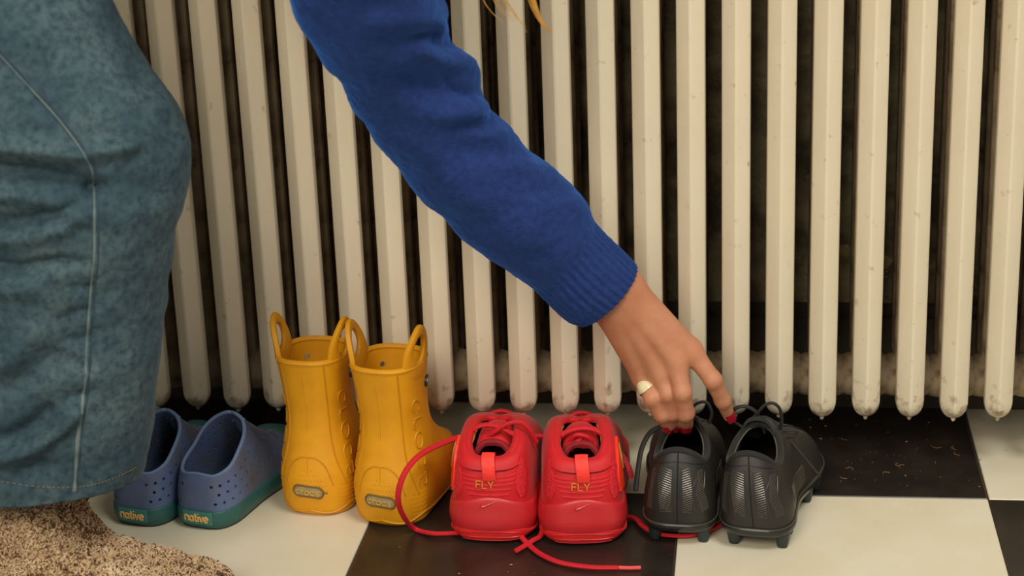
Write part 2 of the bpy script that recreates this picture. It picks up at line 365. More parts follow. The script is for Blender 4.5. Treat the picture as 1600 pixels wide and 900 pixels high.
# ------------------------------------------------------------------ floor
T = 0.305
base = mesh_obj('floor', [(-2.2, -2.6, -0.02), (1.4, -2.6, -0.02), (1.4, 0.75, -0.02), (-2.2, 0.75, -0.02), (-2.2, -2.6, -0.0025), (1.4, -2.6, -0.0025), (1.4, 0.75, -0.0025), (-2.2, 0.75, -0.0025)],
                [(3, 2, 1, 0), (4, 5, 6, 7), (0, 1, 5, 4), (1, 2, 6, 5), (2, 3, 7, 6), (3, 0, 4, 7)], 'floor_joint', smooth=False)
tag(base, 'checkerboard floor of black and cream tiles', kind='structure')
def tile_mesh(name, m, g=0.0007, bv=0.0008):
    a = T/2-g; b = a-bv; V = []
    for (s, z) in ((a, -0.0025), (a, -bv), (b, 0.0)): V += [(-s, -s, z), (s, -s, z), (s, s, z), (-s, s, z)]
    F = [(8, 9, 10, 11)]+[(k*4+i, k*4+(i+1) % 4, k*4+4+(i+1) % 4, k*4+4+i) for k in (0, 1) for i in range(4)]
    o = mesh_obj(name, V, F, m, base, smooth=False); return o
tw = tile_mesh('floor_tile', 'tile_white'); tb = tile_mesh('floor_tile', 'tile_black'); used = {0: False, 1: False}
for i in range(-7, 5):
    for j in range(-8, 2):
        black = (i+j) % 2 != 0
        src = tb if black else tw
        o = src
        if used[int(black)]: o = src.copy(); COL.objects.link(o)
        used[int(black)] = True
        o.location = (T*(i+0.5)+random.uniform(-0.0006, 0.0006), T*(j+0.5)+random.uniform(-0.0005, 0.0005), random.uniform(-0.0003, 0.0))
        o.rotation_euler[2] = random.uniform(-0.003, 0.003)+random.choice((0, 1, 2, 3))*math.pi/2
# checker phase: tile left-front of the corner at the origin is cream, the one behind it black

# ------------------------------------------------------------------ wall behind the radiator
def wall_grid():
    nx, nz = 150, 70; X = np.linspace(-2.2, 1.4, nx); Z = np.linspace(-0.02, 1.7, nz)
    P = np.zeros((nx, nz, 3)); P[..., 0] = X[:, None]; P[..., 2] = Z[None]
    n = np.zeros((nx, nz))
    for s, a in ((9, 0.5), (23, 0.3), (47, 0.2)):
        g = RNG.random((int(nx/150*s)+3, int(nz/70*s*0.5)+3)); xi = np.linspace(0, g.shape[0]-1.01, nx); zi = np.linspace(0, g.shape[1]-1.01, nz)
        i, j = xi.astype(int), zi.astype(int); fx, fz = (xi-i)[:, None], (zi-j)[None]
        n += a*((g[np.ix_(i, j)]*(1-fx)+g[np.ix_(i+1, j)]*fx)*(1-fz)+(g[np.ix_(i, j+1)]*(1-fx)+g[np.ix_(i+1, j+1)]*fx)*fz)
    P[..., 1] = 0.262-0.012*n
    V, F = grid(P); k = len(V)
    V = np.vstack([V, [(-2.2, 0.36, -0.02), (1.4, 0.36, -0.02), (1.4, 0.36, 1.7), (-2.2, 0.36, 1.7)]])
    F.append((k, k+1, k+2, k+3)); return V, F
tag(mesh_obj('wall_back', *wall_grid(), 'wall_plaster'), 'dark rough peeling plaster wall behind the radiator', kind='structure')
def boxv(x0, x1, y0, y1, z0, z1):
    V = [(x0, y0, z0), (x1, y0, z0), (x1, y1, z0), (x0, y1, z0), (x0, y0, z1), (x1, y0, z1), (x1, y1, z1), (x0, y1, z1)]
    return V, [(3, 2, 1, 0), (4, 5, 6, 7), (0, 1, 5, 4), (1, 2, 6, 5), (2, 3, 7, 6), (3, 0, 4, 7)]
bb = MB(); bb.add(*boxv(-2.2, 1.4, 0.236, 0.262, 0.0, 0.105)); bb.add(*boxv(-2.2, 1.4, 0.242, 0.262, 0.105, 0.118))
tag(bb.obj('baseboard_back', 'skirting', smooth=False), 'dark dusty skirting board under the peeling wall', kind='structure')

# ------------------------------------------------------------------ radiator
YR = 0.085
_a = W(1284.8, 607, YR); _b = W(306.7, 596, YR); SP = (_a[0]-_b[0])/15.0; X0 = _b[0]-SP
ZT = W(821, 647, YR)[2]; print('radiator pitch', SP, 'tip', ZT)
rad = tag(empty('radiator', (X0+10*SP, YR+0.05, 0)), 'cream painted cast-iron column radiator along the dark wall', 'radiator')
PROF = [(0, -0.0155), (0.0012, -0.0153), (0.0118, -0.0085), (0.0136, -0.0060), (0.0143, -0.002), (0.0143, 0.003), (0.0130, 0.0075), (0.0065, 0.0125), (0, 0.0145)]
PROF = npa(PROF+[(-x, y) for x, y in PROF[-2:0:-1]])
def column(dy, zb, zt, sx=1.0, end=0.019, tip=True, n_end=9):
    zs = [zb+end*(1-math.cos(math.pi/2*i/n_end)) for i in range(n_end+1)]; sc_ = [math.sqrt(max(1-(1-(z-zb)/end)**2, 0.0)) for z in zs]; sc_[0] = 0.12
    zs += list(np.linspace(zb+end, zt-end, 12)[1:-1])+[zt-end*(1-math.cos(math.pi/2*i/n_end)) for i in range(n_end, -1, -1)]
    sc_ += [1.0]*10+[math.sqrt(max(1-((z-zt+end)/end)**2, 0.01)) if z > zt-end else 1 for z in zs[len(sc_)+10:]]
    P = np.zeros((len(zs), len(PROF), 3))
    for i, (z, s) in enumerate(zip(zs, sc_)):
        P[i, :, 0] = PROF[:, 0]*s*sx; P[i, :, 1] = PROF[:, 1]*s+dy; P[i, :, 2] = z
    V, F = grid(P, False, True); F.append(tuple(range(len(PROF)-1, -1, -1))); F.append(tuple((len(zs)-1)*len(PROF)+j for j in range(len(PROF))))
    return V, F
ZTOP = 0.80
fm = MB(); fm.add(*column(0, ZT+0.003, ZTOP)); fm.add(*ball((0, -0.0005, ZT+0.0025), 0.0027, 8, 6, (0.9, 1.4, 1.25)))
front_me = fm.obj('front_column', 'radiator_paint', None, angle=22)
bm_ = MB()
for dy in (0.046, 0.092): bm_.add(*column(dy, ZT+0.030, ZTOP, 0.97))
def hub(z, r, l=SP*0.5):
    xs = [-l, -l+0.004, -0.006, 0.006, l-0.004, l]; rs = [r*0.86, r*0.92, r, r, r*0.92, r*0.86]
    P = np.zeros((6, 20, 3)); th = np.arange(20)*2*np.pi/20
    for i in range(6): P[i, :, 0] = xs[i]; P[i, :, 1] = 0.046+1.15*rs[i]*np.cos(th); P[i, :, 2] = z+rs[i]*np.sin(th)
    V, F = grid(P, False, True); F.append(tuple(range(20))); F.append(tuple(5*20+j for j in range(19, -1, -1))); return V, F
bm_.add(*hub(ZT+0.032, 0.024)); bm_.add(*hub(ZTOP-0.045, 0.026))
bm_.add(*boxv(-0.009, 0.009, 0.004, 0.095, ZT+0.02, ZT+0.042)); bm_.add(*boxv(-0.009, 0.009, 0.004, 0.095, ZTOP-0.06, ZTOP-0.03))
back_me = bm_.obj('section', 'radiator_dusty_shaded', None, angle=22)
first = True
for i in range(-4, 27):
    if first: s_, c_ = back_me, front_me
    else: s_, c_ = back_me.copy(), front_me.copy(); COL.objects.link(s_); COL.objects.link(c_)
    first = False
    s_.parent = rad; c_.parent = s_; s_.location = (SP*(i-10), -0.05, random.uniform(-0.0012, 0.0012)); c_.location = (0, 0, 0)
    c_.rotation_euler[2] = random.uniform(-0.03, 0.03)
    # chipped paint along the casting seam and rusty lower ends
    if 0 <= i <= 22:
        mb = MB()
        for k in range(random.randint(8, 16)):
            z = ZT+0.006+abs(random.gauss(0, 0.06)) if random.random() < 0.8 else random.uniform(ZT, 0.5)
            x = random.gauss(0, 0.0012) if random.random() < 0.75 else random.uniform(-0.009, 0.009)
            y = -0.0155+abs(x)*0.66+0.0004; h = random.uniform(0.0006, 0.0032); wd = random.uniform(0.0003, 0.0008)
            if z < ZT+0.022: y += 0.0155*(1-math.sqrt(max(0, 1-(1-(z-ZT-0.003)/0.019)**2)))
            V, F = ball((x, y, z), 1.0, 6, 4, (wd, 0.0005, h)); mb.add(V, F)
        mb.obj('paint_chip', 'radiator_chip', s_)['kind'] = 'stuff'

# ------------------------------------------------------------------ scraps and crumbs
def scrap(name, px, Y, wd, hg, rot, label):
    c = W(px[0], px[1], Y); nx, nz = 6, 5; P = np.zeros((nx, nz, 3))
    for i in range(nx):
        for j in range(nz):
            x = (i/(nx-1)-0.5)*wd; z = (j/(nz-1)-0.5)*hg+random.uniform(-0.001, 0.001)
            P[i, j] = (x*math.cos(rot)-z*math.sin(rot), 0.004*math.sin(3*i/(nx-1)+2*j/(nz-1)), x*math.sin(rot)+z*math.cos(rot))
    V, F = grid(P); V2 = V+[0, 0.0006, 0]; n = len(V); FF = F+[tuple(n+k for k in f[::-1]) for f in F]
    o = mesh_obj(name, np.vstack([V, V2])+0, FF, 'paper'); o.location = c; return tag(o, label, 'paper scrap', 'torn paper scraps behind the radiator')
scrap('paper_scrap', (1309, 392), 0.205, 0.022, 0.016, 0.1, 'small torn tan paper scrap behind the radiator, left of the two')
s2 = scrap('paper_scrap', (1378, 405), 0.205, 0.020, 0.014, -0.5, 'torn tan paper scrap with curled strips under it, right of the two')
for k in range(3):
    a = W(1378, 416+7*k, 0.207)-npa(s2.location)
    mesh_obj('paper_strip', *stube([a+[-0.006, 0, 0], a+[0, -0.003, -0.002], a+[0.006, 0, 0.001-0.001*k]], 0.0014, 14, flat=0.3), 'paper', s2)
mb = MB()
for k in range(110):
    x = random.gauss(-0.12, 0.06) if random.random() < 0.7 else random.uniform(-0.9, 0.05); y = random.uniform(0.02, 0.2)
    if random.random() < 0.06: x, y = random.uniform(-0.6, -0.32), random.uniform(-0.2, -0.12)
    r = random.choice((0.0003, 0.0003, 0.0004, 0.0005, 0.0009)); mb.add(*ball((x, y, r*0.5), r, 6, 4, (random.uniform(0.8, 1.8), 1, 0.6)))
for k in range(12):
    x, y = random.uniform(-0.22, -0.02), random.uniform(0.03, 0.15); a = random.uniform(0, 6.3)
    mb.add(*stube([(x, y, 0.0006), (x+0.006*math.cos(a), y+0.006*math.sin(a), 0.0012), (x+0.009*math.cos(a+0.7), y+0.009*math.sin(a+0.7), 0.0006)], 0.00018, 8, n=4))
tag(mb.obj('floor_crumbs', 'crumb'), 'crumbs and lint scattered on the black tile', 'crumbs', kind='stuff')

# ------------------------------------------------------------------ blue slip-on shoes
def bender(k, y0, shear=0.0):
    def f(P):
        P = P.copy(); y = np.maximum(P[..., 1]-y0, 0); P[..., 0] += k*y*y+shear*P[..., 2]; return P
    return f
def blue_shoe(loc, heading, side, label):
    root = tag(empty('slip_on_shoe', loc, -math.radians(heading)), label, 'shoe', 'blue perforated slip-on shoes')
    foot = [(0, 0), (0.021, 0.0035), (0.0315, 0.022), (0.0325, 0.052), (0.0325, 0.080), (0.0338, 0.108), (0.0345, 0.132), (0.0300, 0.156), (0.0165, 0.172), (0, 0.177)]
    top = [(0, 0.004, 0.058), (0.0185, 0.007, 0.0565), (0.0275, 0.024, 0.0605), (0.0270, 0.046, 0.0700), (0.0245, 0.064, 0.0815), (0.0150, 0.077, 0.0905), (0, 0.0825, 0.0935), (0, 0.098, 0.0655), (0, 0.134, 0.0560), (0, 0.162, 0.0470)]
    e = [0.15, 0.15, 0.15, 0.15, 0.15, 0.15, 0.25, 0.62, 0.9, 0.95]; b = [0.0025, 0.0025, 0.0015, 0.001, 0.0, -0.003, -0.005, 0.0, 0.001, 0.001]
    bd = bender(side*0.9, 0.06)
    S = Surf(ellip_net(foot, top, e, b, [0.016]*10), bd); tm = 6/9
    nu, nv, th = 145, 21, 0.0035
    us = np.linspace(-1, 1, nu); vs = np.linspace(0, 1, nv); O = S.raw(us[:, None], vs[None]); I = O-th*S.normal_raw(us[:, None], vs[None])
    ridge = np.abs(us) >= tm-1e-6; I[ridge, -1, 0] = 0; I[..., 2] = np.maximum(I[..., 2], 0.016)
    I[(np.abs(us) > 0.97), :, 1] = np.minimum(I[np.abs(us) > 0.97][..., 1], 0.170)
    O, I = bd(O), bd(I)
    Vo, Fo = grid(O); Vi, Fi = grid(I); n = len(Vo); F = Fo+[tuple(n+q for q in f[::-1]) for f in Fi]
    for i in range(nu-1):
        F.append((i*nv, n+i*nv, n+(i+1)*nv, (i+1)*nv))
        if not (ridge[i] and ridge[i+1]): F.append((i*nv+nv-1, (i+1)*nv+nv-1, n+(i+1)*nv+nv-1, n+i*nv+nv-1))
    up = mesh_obj('upper', np.vstack([Vo, Vi]), F, 'blue_foam', root, weld=1e-5, angle=35)
    cut = MB()                                                     # perforations, drilled through the foam
    rows = [(0.72, np.arange(0.085, 0.62, 0.052)), (0.50, np.arange(0.125, 0.78, 0.052)), (0.28, np.arange(0.10, 0.80, 0.052)), (0.86, np.arange(0.40, 0.66, 0.05))]
    for v, uu in rows:
        for u in uu:
            for sg in (-1, 1):
                vq = v-0.10*max(0, u-0.45)
                c = S.pos(sg*u, vq); nn = nrm(S.pos(sg*u, vq, 0.002)-c); ax = nrm(np.cross(nn, [0.1, 0.2, 1])); bx = np.cross(nn, ax)
                th_ = np.arange(8)*2*np.pi/8; ring = 0.0017*(np.cos(th_)[:, None]*ax+np.sin(th_)[:, None]*bx)
                V = np.vstack([c+ring-nn*0.006, c+ring+nn*0.003]); cut.add(V, [(q, (q+1) % 8, 8+(q+1) % 8, 8+q) for q in range(8)]+[tuple(range(7, -1, -1)), tuple(range(8, 16))])
    boolean(up, np.vstack(cut.V), cut.F)
    us = np.linspace(-tm, tm, 121); P = S.pos(us, np.ones(121), -th*0.5)
    mesh_obj('rim', *tube(P, 0.0019, n=8, closed=True), 'blue_rim', root)
    mesh_obj('insole', *floor_fan(S, 0.06, -0.003, 0.004), 'blue_inside', root)
    zf = [0]*10
    So = Surf(wall_net(foot, [(-0.004, 0.0), (-0.001, 0.002), (0.0022, 0.009), (0.0022, 0.0175), (0.0008, 0.0205), (-0.003, 0.0205)], zf), bd)
    so = mesh_obj('sole', *sole_mesh(So, 121, 16), 'green_rubber', root, angle=35)
    mb = MB(); us = np.linspace(-1, 1, 121); mb.add(*tube(So.pos(us, np.full(121, 0.13), 0.0)[:-1], 0.0009, n=6, closed=True)); mb.obj('tread_edge', 'sole_dark', so)
    fu = So.arc(0.55, 0.0); ul, ur = float(fu(-0.0165)), float(fu(0.0165))
    mesh_obj('label_plate', *So.patch([0.34, 0.72], [ul]*3, [ur]*3, 0.0007, 24, 8), 'green_label', so)
    text_on(So, 'native', 0.0, 0.51, 0.0085, 0.00108, 0.0012, spread=0.98, slope=-0.02).obj('lettering', 'label_gold', so)
    # toe cap, tongue outline and slots
    t1 = 0.79; cap = MB()
    for sg in (-1, 1):
        uu = np.linspace(t1, 1, 16); vv = np.linspace(0, 1, 22); U = sg*np.repeat(uu[:, None], 22, 1); Vv = np.repeat(vv[None], 16, 0)
        U = sg*(np.abs(U)-0.05*(1-Vv)*(1-np.abs(U))/(1-t1)+0.075*Vv*(1-np.abs(U))/(1-t1)); D = np.full(U.shape, 0.0012); D[0] = -0.0006
        cap.add(*grid(S.pos(U, Vv, D)))
    cap.obj('toe_cap', 'green_rubber', root, weld=2e-4)
    tl = MB()
    for sg in (-1, 1): tl.add(*S.line([(sg*0.56, 0.97), (sg*0.60, 0.83), (sg*0.68, 0.74), (sg*0.76, 0.70), (sg*0.83, 0.72)], 0.0011, 0.0001))
    for sg in (-1, 1):
        for q in range(7):
            u = 0.64+0.025*q; tl.add(*S.line([(sg*u, 0.80), (sg*(u+0.008), 0.92)], 0.0008, 0.0003, n=5), 1)
    for q in range(3): tl.add(*S.line([(-0.80-0.02*q, 0.97), (-0.80-0.02*q, 0.995)], 0.0008, 0.0003, n=5), 1)
    tl.obj('tongue_outline', ['blue_rim', 'sole_dark'], root)
    mesh_obj('heel_seam', *S.line([(0.004, 0.05), (0.004, 0.95)], 0.0004, -0.0001), 'blue_foam', root)
    return root
blue_shoe((-0.8445, -0.103, 0), 13, -1, 'blue perforated slip-on partly hidden behind the jeans leg')
blue_shoe((-0.7775, -0.106, 0), 14, 1, 'blue perforated slip-on standing beside the yellow boots')

# ------------------------------------------------------------------ yellow rain boots
def yellow_boot(loc, heading, side, label):
    root = tag(empty('rain_boot', loc, -math.radians(heading)), label, 'boot', 'yellow rain boots')
    K = 11; ang = np.linspace(0, math.pi, K)
    #        z,   zfront, heel y, front y, half width, squareness
    rings = [(0.000, 0.004, 0.006, 0.146, 0.0345, 2.6), (0.006, 0.008, 0.001, 0.152, 0.0370, 2.6), (0.028, 0.024, -0.003, 0.155, 0.0388, 2.6), (0.052, 0.047, 0.000, 0.146, 0.0380, 2.5),
             (0.075, 0.066, 0.005, 0.116, 0.0348, 2.4), (0.100, 0.094, 0.008, 0.086, 0.0320, 2.4), (0.130, 0.128, 0.006, 0.078, 0.0325, 2.5), (0.163, 0.163, 0.000, 0.078, 0.0350, 2.6)]
    C = np.zeros((K, len(rings), 3))
    for j, (z, zf, y0, y1, w_, p) in enumerate(rings):
        yc = y0+min(w_*1.1, (y1-y0)*0.5) if j < 5 else (y0+y1)/2
        for k, a in enumerate(ang):
            s, c = math.sin(a), -math.cos(a); x = w_*abs(s)**(2/p); yy = (abs(c)**(2/p))*(1 if c > 0 else -1)
            y = yc+yy*((y1-yc) if c > 0 else (yc-y0)); f = (y-y0)/(y1-y0); wob = 1.0-0.05*math.sin(math.pi*min(1, max(0, (f-0.15)/0.5))) if j < 4 else 1
            C[k, j] = (x*wob if 0 < k < K-1 else 0, y, z+(zf-z)*f)
    bd = bender(side*0.5, 0.07); S = Surf(C, bd)
    shell = MB(); shell.add(*upper_mesh(S, 121, 45)); n = S
    us = np.linspace(-1, 1, 121)
    shell.F.append(tuple(i*45 for i in range(120))); shell.I.append(0)
    V, F = upper_mesh(S, 121, 30, -0.0042, 0.12); shell.add(V, F)
    k0 = shell.n-len(V)
    for i in range(120): shell.F.append((i*45+44, (i+1)*45+44, k0+(i+1)*30+29, k0+i*30+29)); shell.I.append(0)
    shell.F.append(tuple(k0+i*30 for i in range(119, -1, -1))); shell.I.append(0)
    sh = shell.obj('shell', 'yellow_foam', root, weld=1e-5, angle=40)
    cut = MB()
    for u, v in ((0.80, 0.925), (-0.80, 0.925)):
        c = S.pos(u, v); nn = nrm(S.pos(u, v, 0.002)-c); ax = nrm(np.cross(nn, [0.1, 0.2, 1])); bx = np.cross(nn, ax); th_ = np.arange(14)*2*np.pi/14; ring = 0.0032*(np.cos(th_)[:, None]*ax+np.sin(th_)[:, None]*bx)
        cut.add(np.vstack([c+ring-nn*0.012, c+ring+nn*0.006]), [(q, (q+1) % 14, 14+(q+1) % 14, 14+q) for q in range(14)]+[tuple(range(13, -1, -1)), tuple(range(14, 28))])
    boolean(sh, np.vstack(cut.V), cut.F)
    P = S.pos(us, np.ones(121), -0.0021)[:-1]; mesh_obj('rim', *tube(P, 0.0031, n=8, closed=True), 'yellow_foam', root)
    for sg in (-1, 1):                                             # carrying handle: an ear of the side wall with an oval finger hole
        m_ = 56; ph = np.linspace(0, 2*np.pi, m_+1)[:-1]; fa = S.arc(1.0, sg*0.46)
        oa, oh = 0.0250*np.cos(ph), np.where(np.sin(ph) > 0, 0.041*np.abs(np.sin(ph))**0.9, -0.013*np.abs(np.sin(ph)))
        ia, ih = 0.0118*np.cos(ph), 0.0165+0.0132*np.sin(ph)
        oa = oa*(1-0.28*np.clip(oh/0.041, 0, 1)**2); P = np.zeros((m_, 10, 3))
        def ear(a_, h_):
            uu = np.clip(fa(sg*a_), -1, 1); b_ = S.pos(uu, np.where(h_ < 0, np.clip(1+h_/0.19, 0, 1), 1.0), -0.0021); b_[..., 2] += np.maximum(h_, 0); b_[..., 0] += sg*0.10*np.maximum(h_, 0); return b_
        for i in range(m_):
            o_, i_ = ear(npa([oa[i]]), npa([oh[i]]))[0], ear(npa([ia[i]]), npa([ih[i]]))[0]; c_ = (o_+i_)/2; a_ = (o_-i_)/2; b_ = nrm(np.cross(a_, ear(npa([oa[(i+1) % m_]]), npa([oh[(i+1) % m_]]))[0]-o_))
            for j in range(10): t_ = 2*np.pi*j/10; P[i, j] = c_+a_*np.sign(math.cos(t_))*abs(math.cos(t_))**0.7+b_*0.0031*np.sign(math.sin(t_))*abs(math.sin(t_))**0.7
        mb = MB(); mb.add(*grid(P, True, True)); mb.obj('handle', 'yellow_foam', root)
        c = S.pos(sg*0.58, 0.90, 0.0); nn = S.pos(sg*0.58, 0.90, 0.001)-c
        rv = mesh_obj('rivet', *disc(c, nn, 0.0062, 0.0016, 18), 'rivet_black', root); mesh_obj('rivet_cap', *disc(c+nn*1.6, nn, 0.0036, 0.0007, 14), 'rivet_grey', rv)
    # heel badge
    v0 = 0.292
    fu, fv = S.arc(v0, 0.0), S.varc(0.0, v0); bw, bh = 0.0155, 0.0056; th = np.linspace(0, 2*np.pi, 49)[:-1]
    ox = np.sign(np.cos(th))*np.maximum(bw-bh, 0)+bh*np.cos(th); oy = bh*np.sin(th); sl = -0.06
    ring = S.pos(fu(ox), fv(oy+sl*ox), 0.0008); mb = MB()
    ctr = S.pos(fu(ox*0.5), fv(oy*0.0+sl*ox*0.5), 0.0009); V = np.vstack([ring, ctr]); mb.add(V, [(i, (i+1) % 48, 48+(i+1) % 48, 48+i) for i in range(48)])
    bdg = mb.obj('badge', 'badge_grey', root); mesh_obj('badge_rim', *tube(ring, 0.0010, n=6, closed=True), 'badge_rim', bdg)
    text_on(S, 'crocs', 0.0, v0, 0.0072, 0.00062, 0.0014, spread=1.02, slope=sl).obj('lettering', 'badge_gold', bdg)
    mb = MB(); mb.add(*S.line([(-0.17, 0.33), (-0.13, 0.44), (-0.06, 0.495), (0.0, 0.50), (0.06, 0.495), (0.13, 0.44), (0.19, 0.33)], 0.0008, 0.0))
    mb.add(*S.line([(0, 0.40), (0, 0.49)], 0.0004, 0.0)); mb.add(*S.line([(0, 0.66), (0.0, 0.95)], 0.0003, -0.0001))
    for sg in (-1, 1): mb.add(*S.line([(sg*0.19, 0.99), (sg*0.20, 0.8), (sg*0.21, 0.6), (sg*0.25, 0.45), (sg*0.33, 0.32)], 0.0009, 0.0)); mb.add(*S.line([(sg*u, 0.155-0.03*math.sin(u*12)) for u in np.linspace(0.0, 0.98, 14)], 0.0009, 0.0003))
    mb.obj('moulded_line', 'yellow_emboss', root)
    text_on(S, 'crocs', 0.36, 0.62, 0.020, 0.0011, 0.0003, spread=1.35, vertical=2).obj('side_lettering', 'yellow_emboss', root)
    text_on(S, 'crocs', -0.36, 0.62, 0.020, 0.0011, 0.0003, spread=1.35, vertical=1).obj('side_lettering', 'yellow_emboss', root)
    mb = MB()
    for i in range(-6, 7):
        for j in range(5):
            u, v = i*0.022+(j % 2)*0.011, 0.30+0.03*j
            if v < 0.45-abs(u)*0.9: c = S.pos(u, v); mb.add(*ball(c, 0.0006, 6, 4))
    for sg in (-1, 1):
        for i in range(9):
            for j in range(6):
                u, v = 0.25+i*0.02+(j % 2)*0.01, 0.19+0.028*j
                c = S.pos(sg*u, v); mb.add(*ball(c, 0.0006, 6, 4))
    tag(mb.obj('grip_dots', 'yellow_emboss', root), 'tiny moulded dots on the heel', kind='stuff')
    mb = MB(); mb.add(*S.line([(0.100, 0.283), (0.115, 0.288), (0.132, 0.282)], [0.0006]*24, 0.0004)); mb.obj('scuff_mark', 'badge_rim', root)
    return root
yellow_boot((-0.6715, -0.073, 0), 8, -1, 'yellow rain boot standing next to the blue slip-ons')
yellow_boot((-0.5945, -0.093, 0), 12, 1, 'yellow rain boot standing next to the red sneakers')

# ------------------------------------------------------------------ red sneakers
def red_shoe(loc, heading, side, label):
    root = tag(empty('sneaker', loc, -math.radians(heading)), label, 'shoe', 'red lace-up sneakers')
    foot = [(0, 0.002), (0.0260, 0.006), (0.0385, 0.024), (0.0395, 0.058), (0.0395, 0.090), (0.0420, 0.120), (0.0440, 0.150), (0.0400, 0.180), (0.0240, 0.204), (0, 0.212)]
    top = [(0, 0.016, 0.0840), (0.0150, 0.0185, 0.0850), (0.0225, 0.034, 0.0910), (0.0235, 0.054, 0.0975), (0.0205, 0.076, 0.1000), (0.0130, 0.092, 0.0970), (0, 0.100, 0.0930), (0, 0.130, 0.0790), (0, 0.165, 0.0600), (0, 0.198, 0.0450)]
    e = [0.30, 0.34, 0.42, 0.46, 0.5, 0.6, 0.8, 0.9, 0.95, 0.95]; b = [0.001, 0.0, -0.001, 0.0, 0.001, 0.001, 0.002, 0.002, 0.001, 0.001]
    bd = bender(side*0.45, 0.07); S = Surf(ellip_net(foot, top, e, b, [0.014]*10, 12, [2.7, 2.9, 3.1, 3.0, 2.8, 2.5, 2.2, 2, 2, 2]), bd); tm = 6/9
    mesh_obj('upper', *upper_mesh(S, 161, 45), 'red_upper', root, weld=1e-5)
    us = np.linspace(-tm, tm, 121)
    V = S.pos(us[:, None], np.linspace(0.25, 1, 20)[None], -0.006); mesh_obj('lining', *grid(V), 'yellow_lining', root)
    mesh_obj('insole', *floor_fan(S, 0.25, -0.004), 'red_inside', root)
    P = S.pos(us, np.ones(121), -0.003)[:-1]; r = np.interp(np.abs(us[:-1]), [0, 0.12, 0.3, 0.5, 0.66], [0.0046, 0.0046, 0.0042, 0.0036, 0.003])
    mesh_obj('collar', *tube(P, r, n=10, closed=True), 'red_upper', root)
    # padded heel collar
    mesh_obj('heel_pad', *S.patch([0.63, 0.985], [-0.150, -0.165, -0.16, -0.15], [0.150, 0.165, 0.16, 0.15], 0.0022, 24, 10), 'red_upper', root)
    # sole
    zf = [0]*10
    Mid = Surf(wall_net(foot, [(-0.003, 0.006), (0.0018, 0.012), (0.0040, 0.022), (0.0026, 0.034), (0.0006, npa([0.0480, 0.0425, 0.0375, 0.038, 0.036, 0.034, 0.034, 0.034, 0.036, 0.038])), (-0.004, npa([0.049, 0.044, 0.039, 0.039, 0.037, 0.035, 0.035, 0.035, 0.037, 0.039]))], zf), bd)
    mid = mesh_obj('midsole', *sole_mesh(Mid, 121, 20, True, False), 'red_mid', root, angle=50)
    Out = Surf(wall_net(foot, [(-0.010, 0.0), (-0.004, 0.0015), (0.0010, 0.006), (0.0030, npa([0.0200, 0.0165, 0.0085, 0.0085, 0.009, 0.009, 0.010, 0.011, 0.014, 0.016])), (-0.002, npa([0.0220, 0.0185, 0.0100, 0.010, 0.010, 0.010, 0.011, 0.012, 0.015, 0.018]))], [0]*7+[0.002, 0.005, 0.008]), bd)
    out = mesh_obj('outsole', *sole_mesh(Out, 121, 14), 'red_out', root, angle=50)
    mb = MB()
    for q, v in enumerate((0.42, 0.54, 0.64)): mb.add(*Out.line([(u, v) for u in np.linspace(-0.12, 0.12, 7)], 0.0005, 0.0002))
    mb.obj('tread_line', 'red_mid', out)
    # heel details
    mb = MB()
    for q in range(5):
        v = 0.27+0.058*q; wv = 0.080+0.012*q; mb.add(*S.line([(u, v+0.006*math.cos(u*20)) for u in np.linspace(-wv, wv, 7)], 0.0011, 0.0000, flat=0.6))
    mb.obj('heel_rib', 'red_upper', root)
    mb = MB(); mb.add(*S.line([(-0.165, 0.68), (-0.13, 0.625), (0, 0.61), (0.13, 0.625), (0.165, 0.68)], 0.0007, 0.0)); mb.obj('stitch_line', 'red_inside', root)
    for sg in (-1, 1):
        vs = [0.20, 0.30, 0.42, 0.55, 0.68]; il, ol = npa([0.135, 0.115, 0.122, 0.145, 0.165]), npa([0.165, 0.188, 0.196, 0.200, 0.195])
        a, b2 = (sg*ol, sg*il) if sg < 0 else (sg*il, sg*ol)
        mesh_obj('mesh_panel', *S.patch(vs, a, b2, 0.0012, 12, 18), 'red_mesh', root)
        if sg != side: continue
        vs = [0.20, 0.30, 0.42, 0.55, 0.68]; il, ol = npa([0.195, 0.186, 0.194, 0.222, 0.265]), npa([0.26, 0.31, 0.34, 0.35, 0.33])
        a, b2 = (sg*ol, sg*il) if sg < 0 else (sg*il, sg*ol)
        pn = mesh_obj('side_panel', *S.patch(vs, a, b2, 0.0024, 12, 18), 'orange_panel', root)
        vs = [0.34, 0.43, 0.52, 0.63]; il, ol = npa([0.262, 0.258, 0.266, 0.285]), npa([0.272, 0.305, 0.312, 0.30])
        a, b2 = (sg*ol, sg*il) if sg < 0 else (sg*il, sg*ol)
        mesh_obj('panel_window', *S.patch(vs, a, b2, 0.0034, 8, 12), 'olive_panel', pn)
    # pull tab: a strap over the collar, inside to outside
    c = [S.pos(0.0, 0.93, -0.007), S.pos(0, 1.0, -0.009)+[0, 0, 0.003], S.pos(0, 1.0, -0.003)+[0, 0, 0.0062], S.pos(0, 1.0, 0.003)+[0, -0.002, 0.003], S.pos(0.0, 0.84, 0.0052), S.pos(0.004, 0.70, 0.0046), S.pos(0.006, 0.57, 0.0032), S.pos(0.007, 0.475, 0.0012)]
    q = crv(c, np.linspace(0, 1, 34)); P = np.zeros((34, 6, 3)); nl = nrm(np.cross(np.gradient(q, axis=0), [1, 0, 0]))
    for i in range(34):
        wv = 0.0062
        for j, (a_, t_) in enumerate(((-1, -0.5), (-1, 0.5), (-0.3, 0.7), (0.3, 0.7), (1, 0.5), (1, -0.5))): P[i, j] = q[i]+np.array([a_*wv, 0, 0])+nl[i]*t_*0.0012
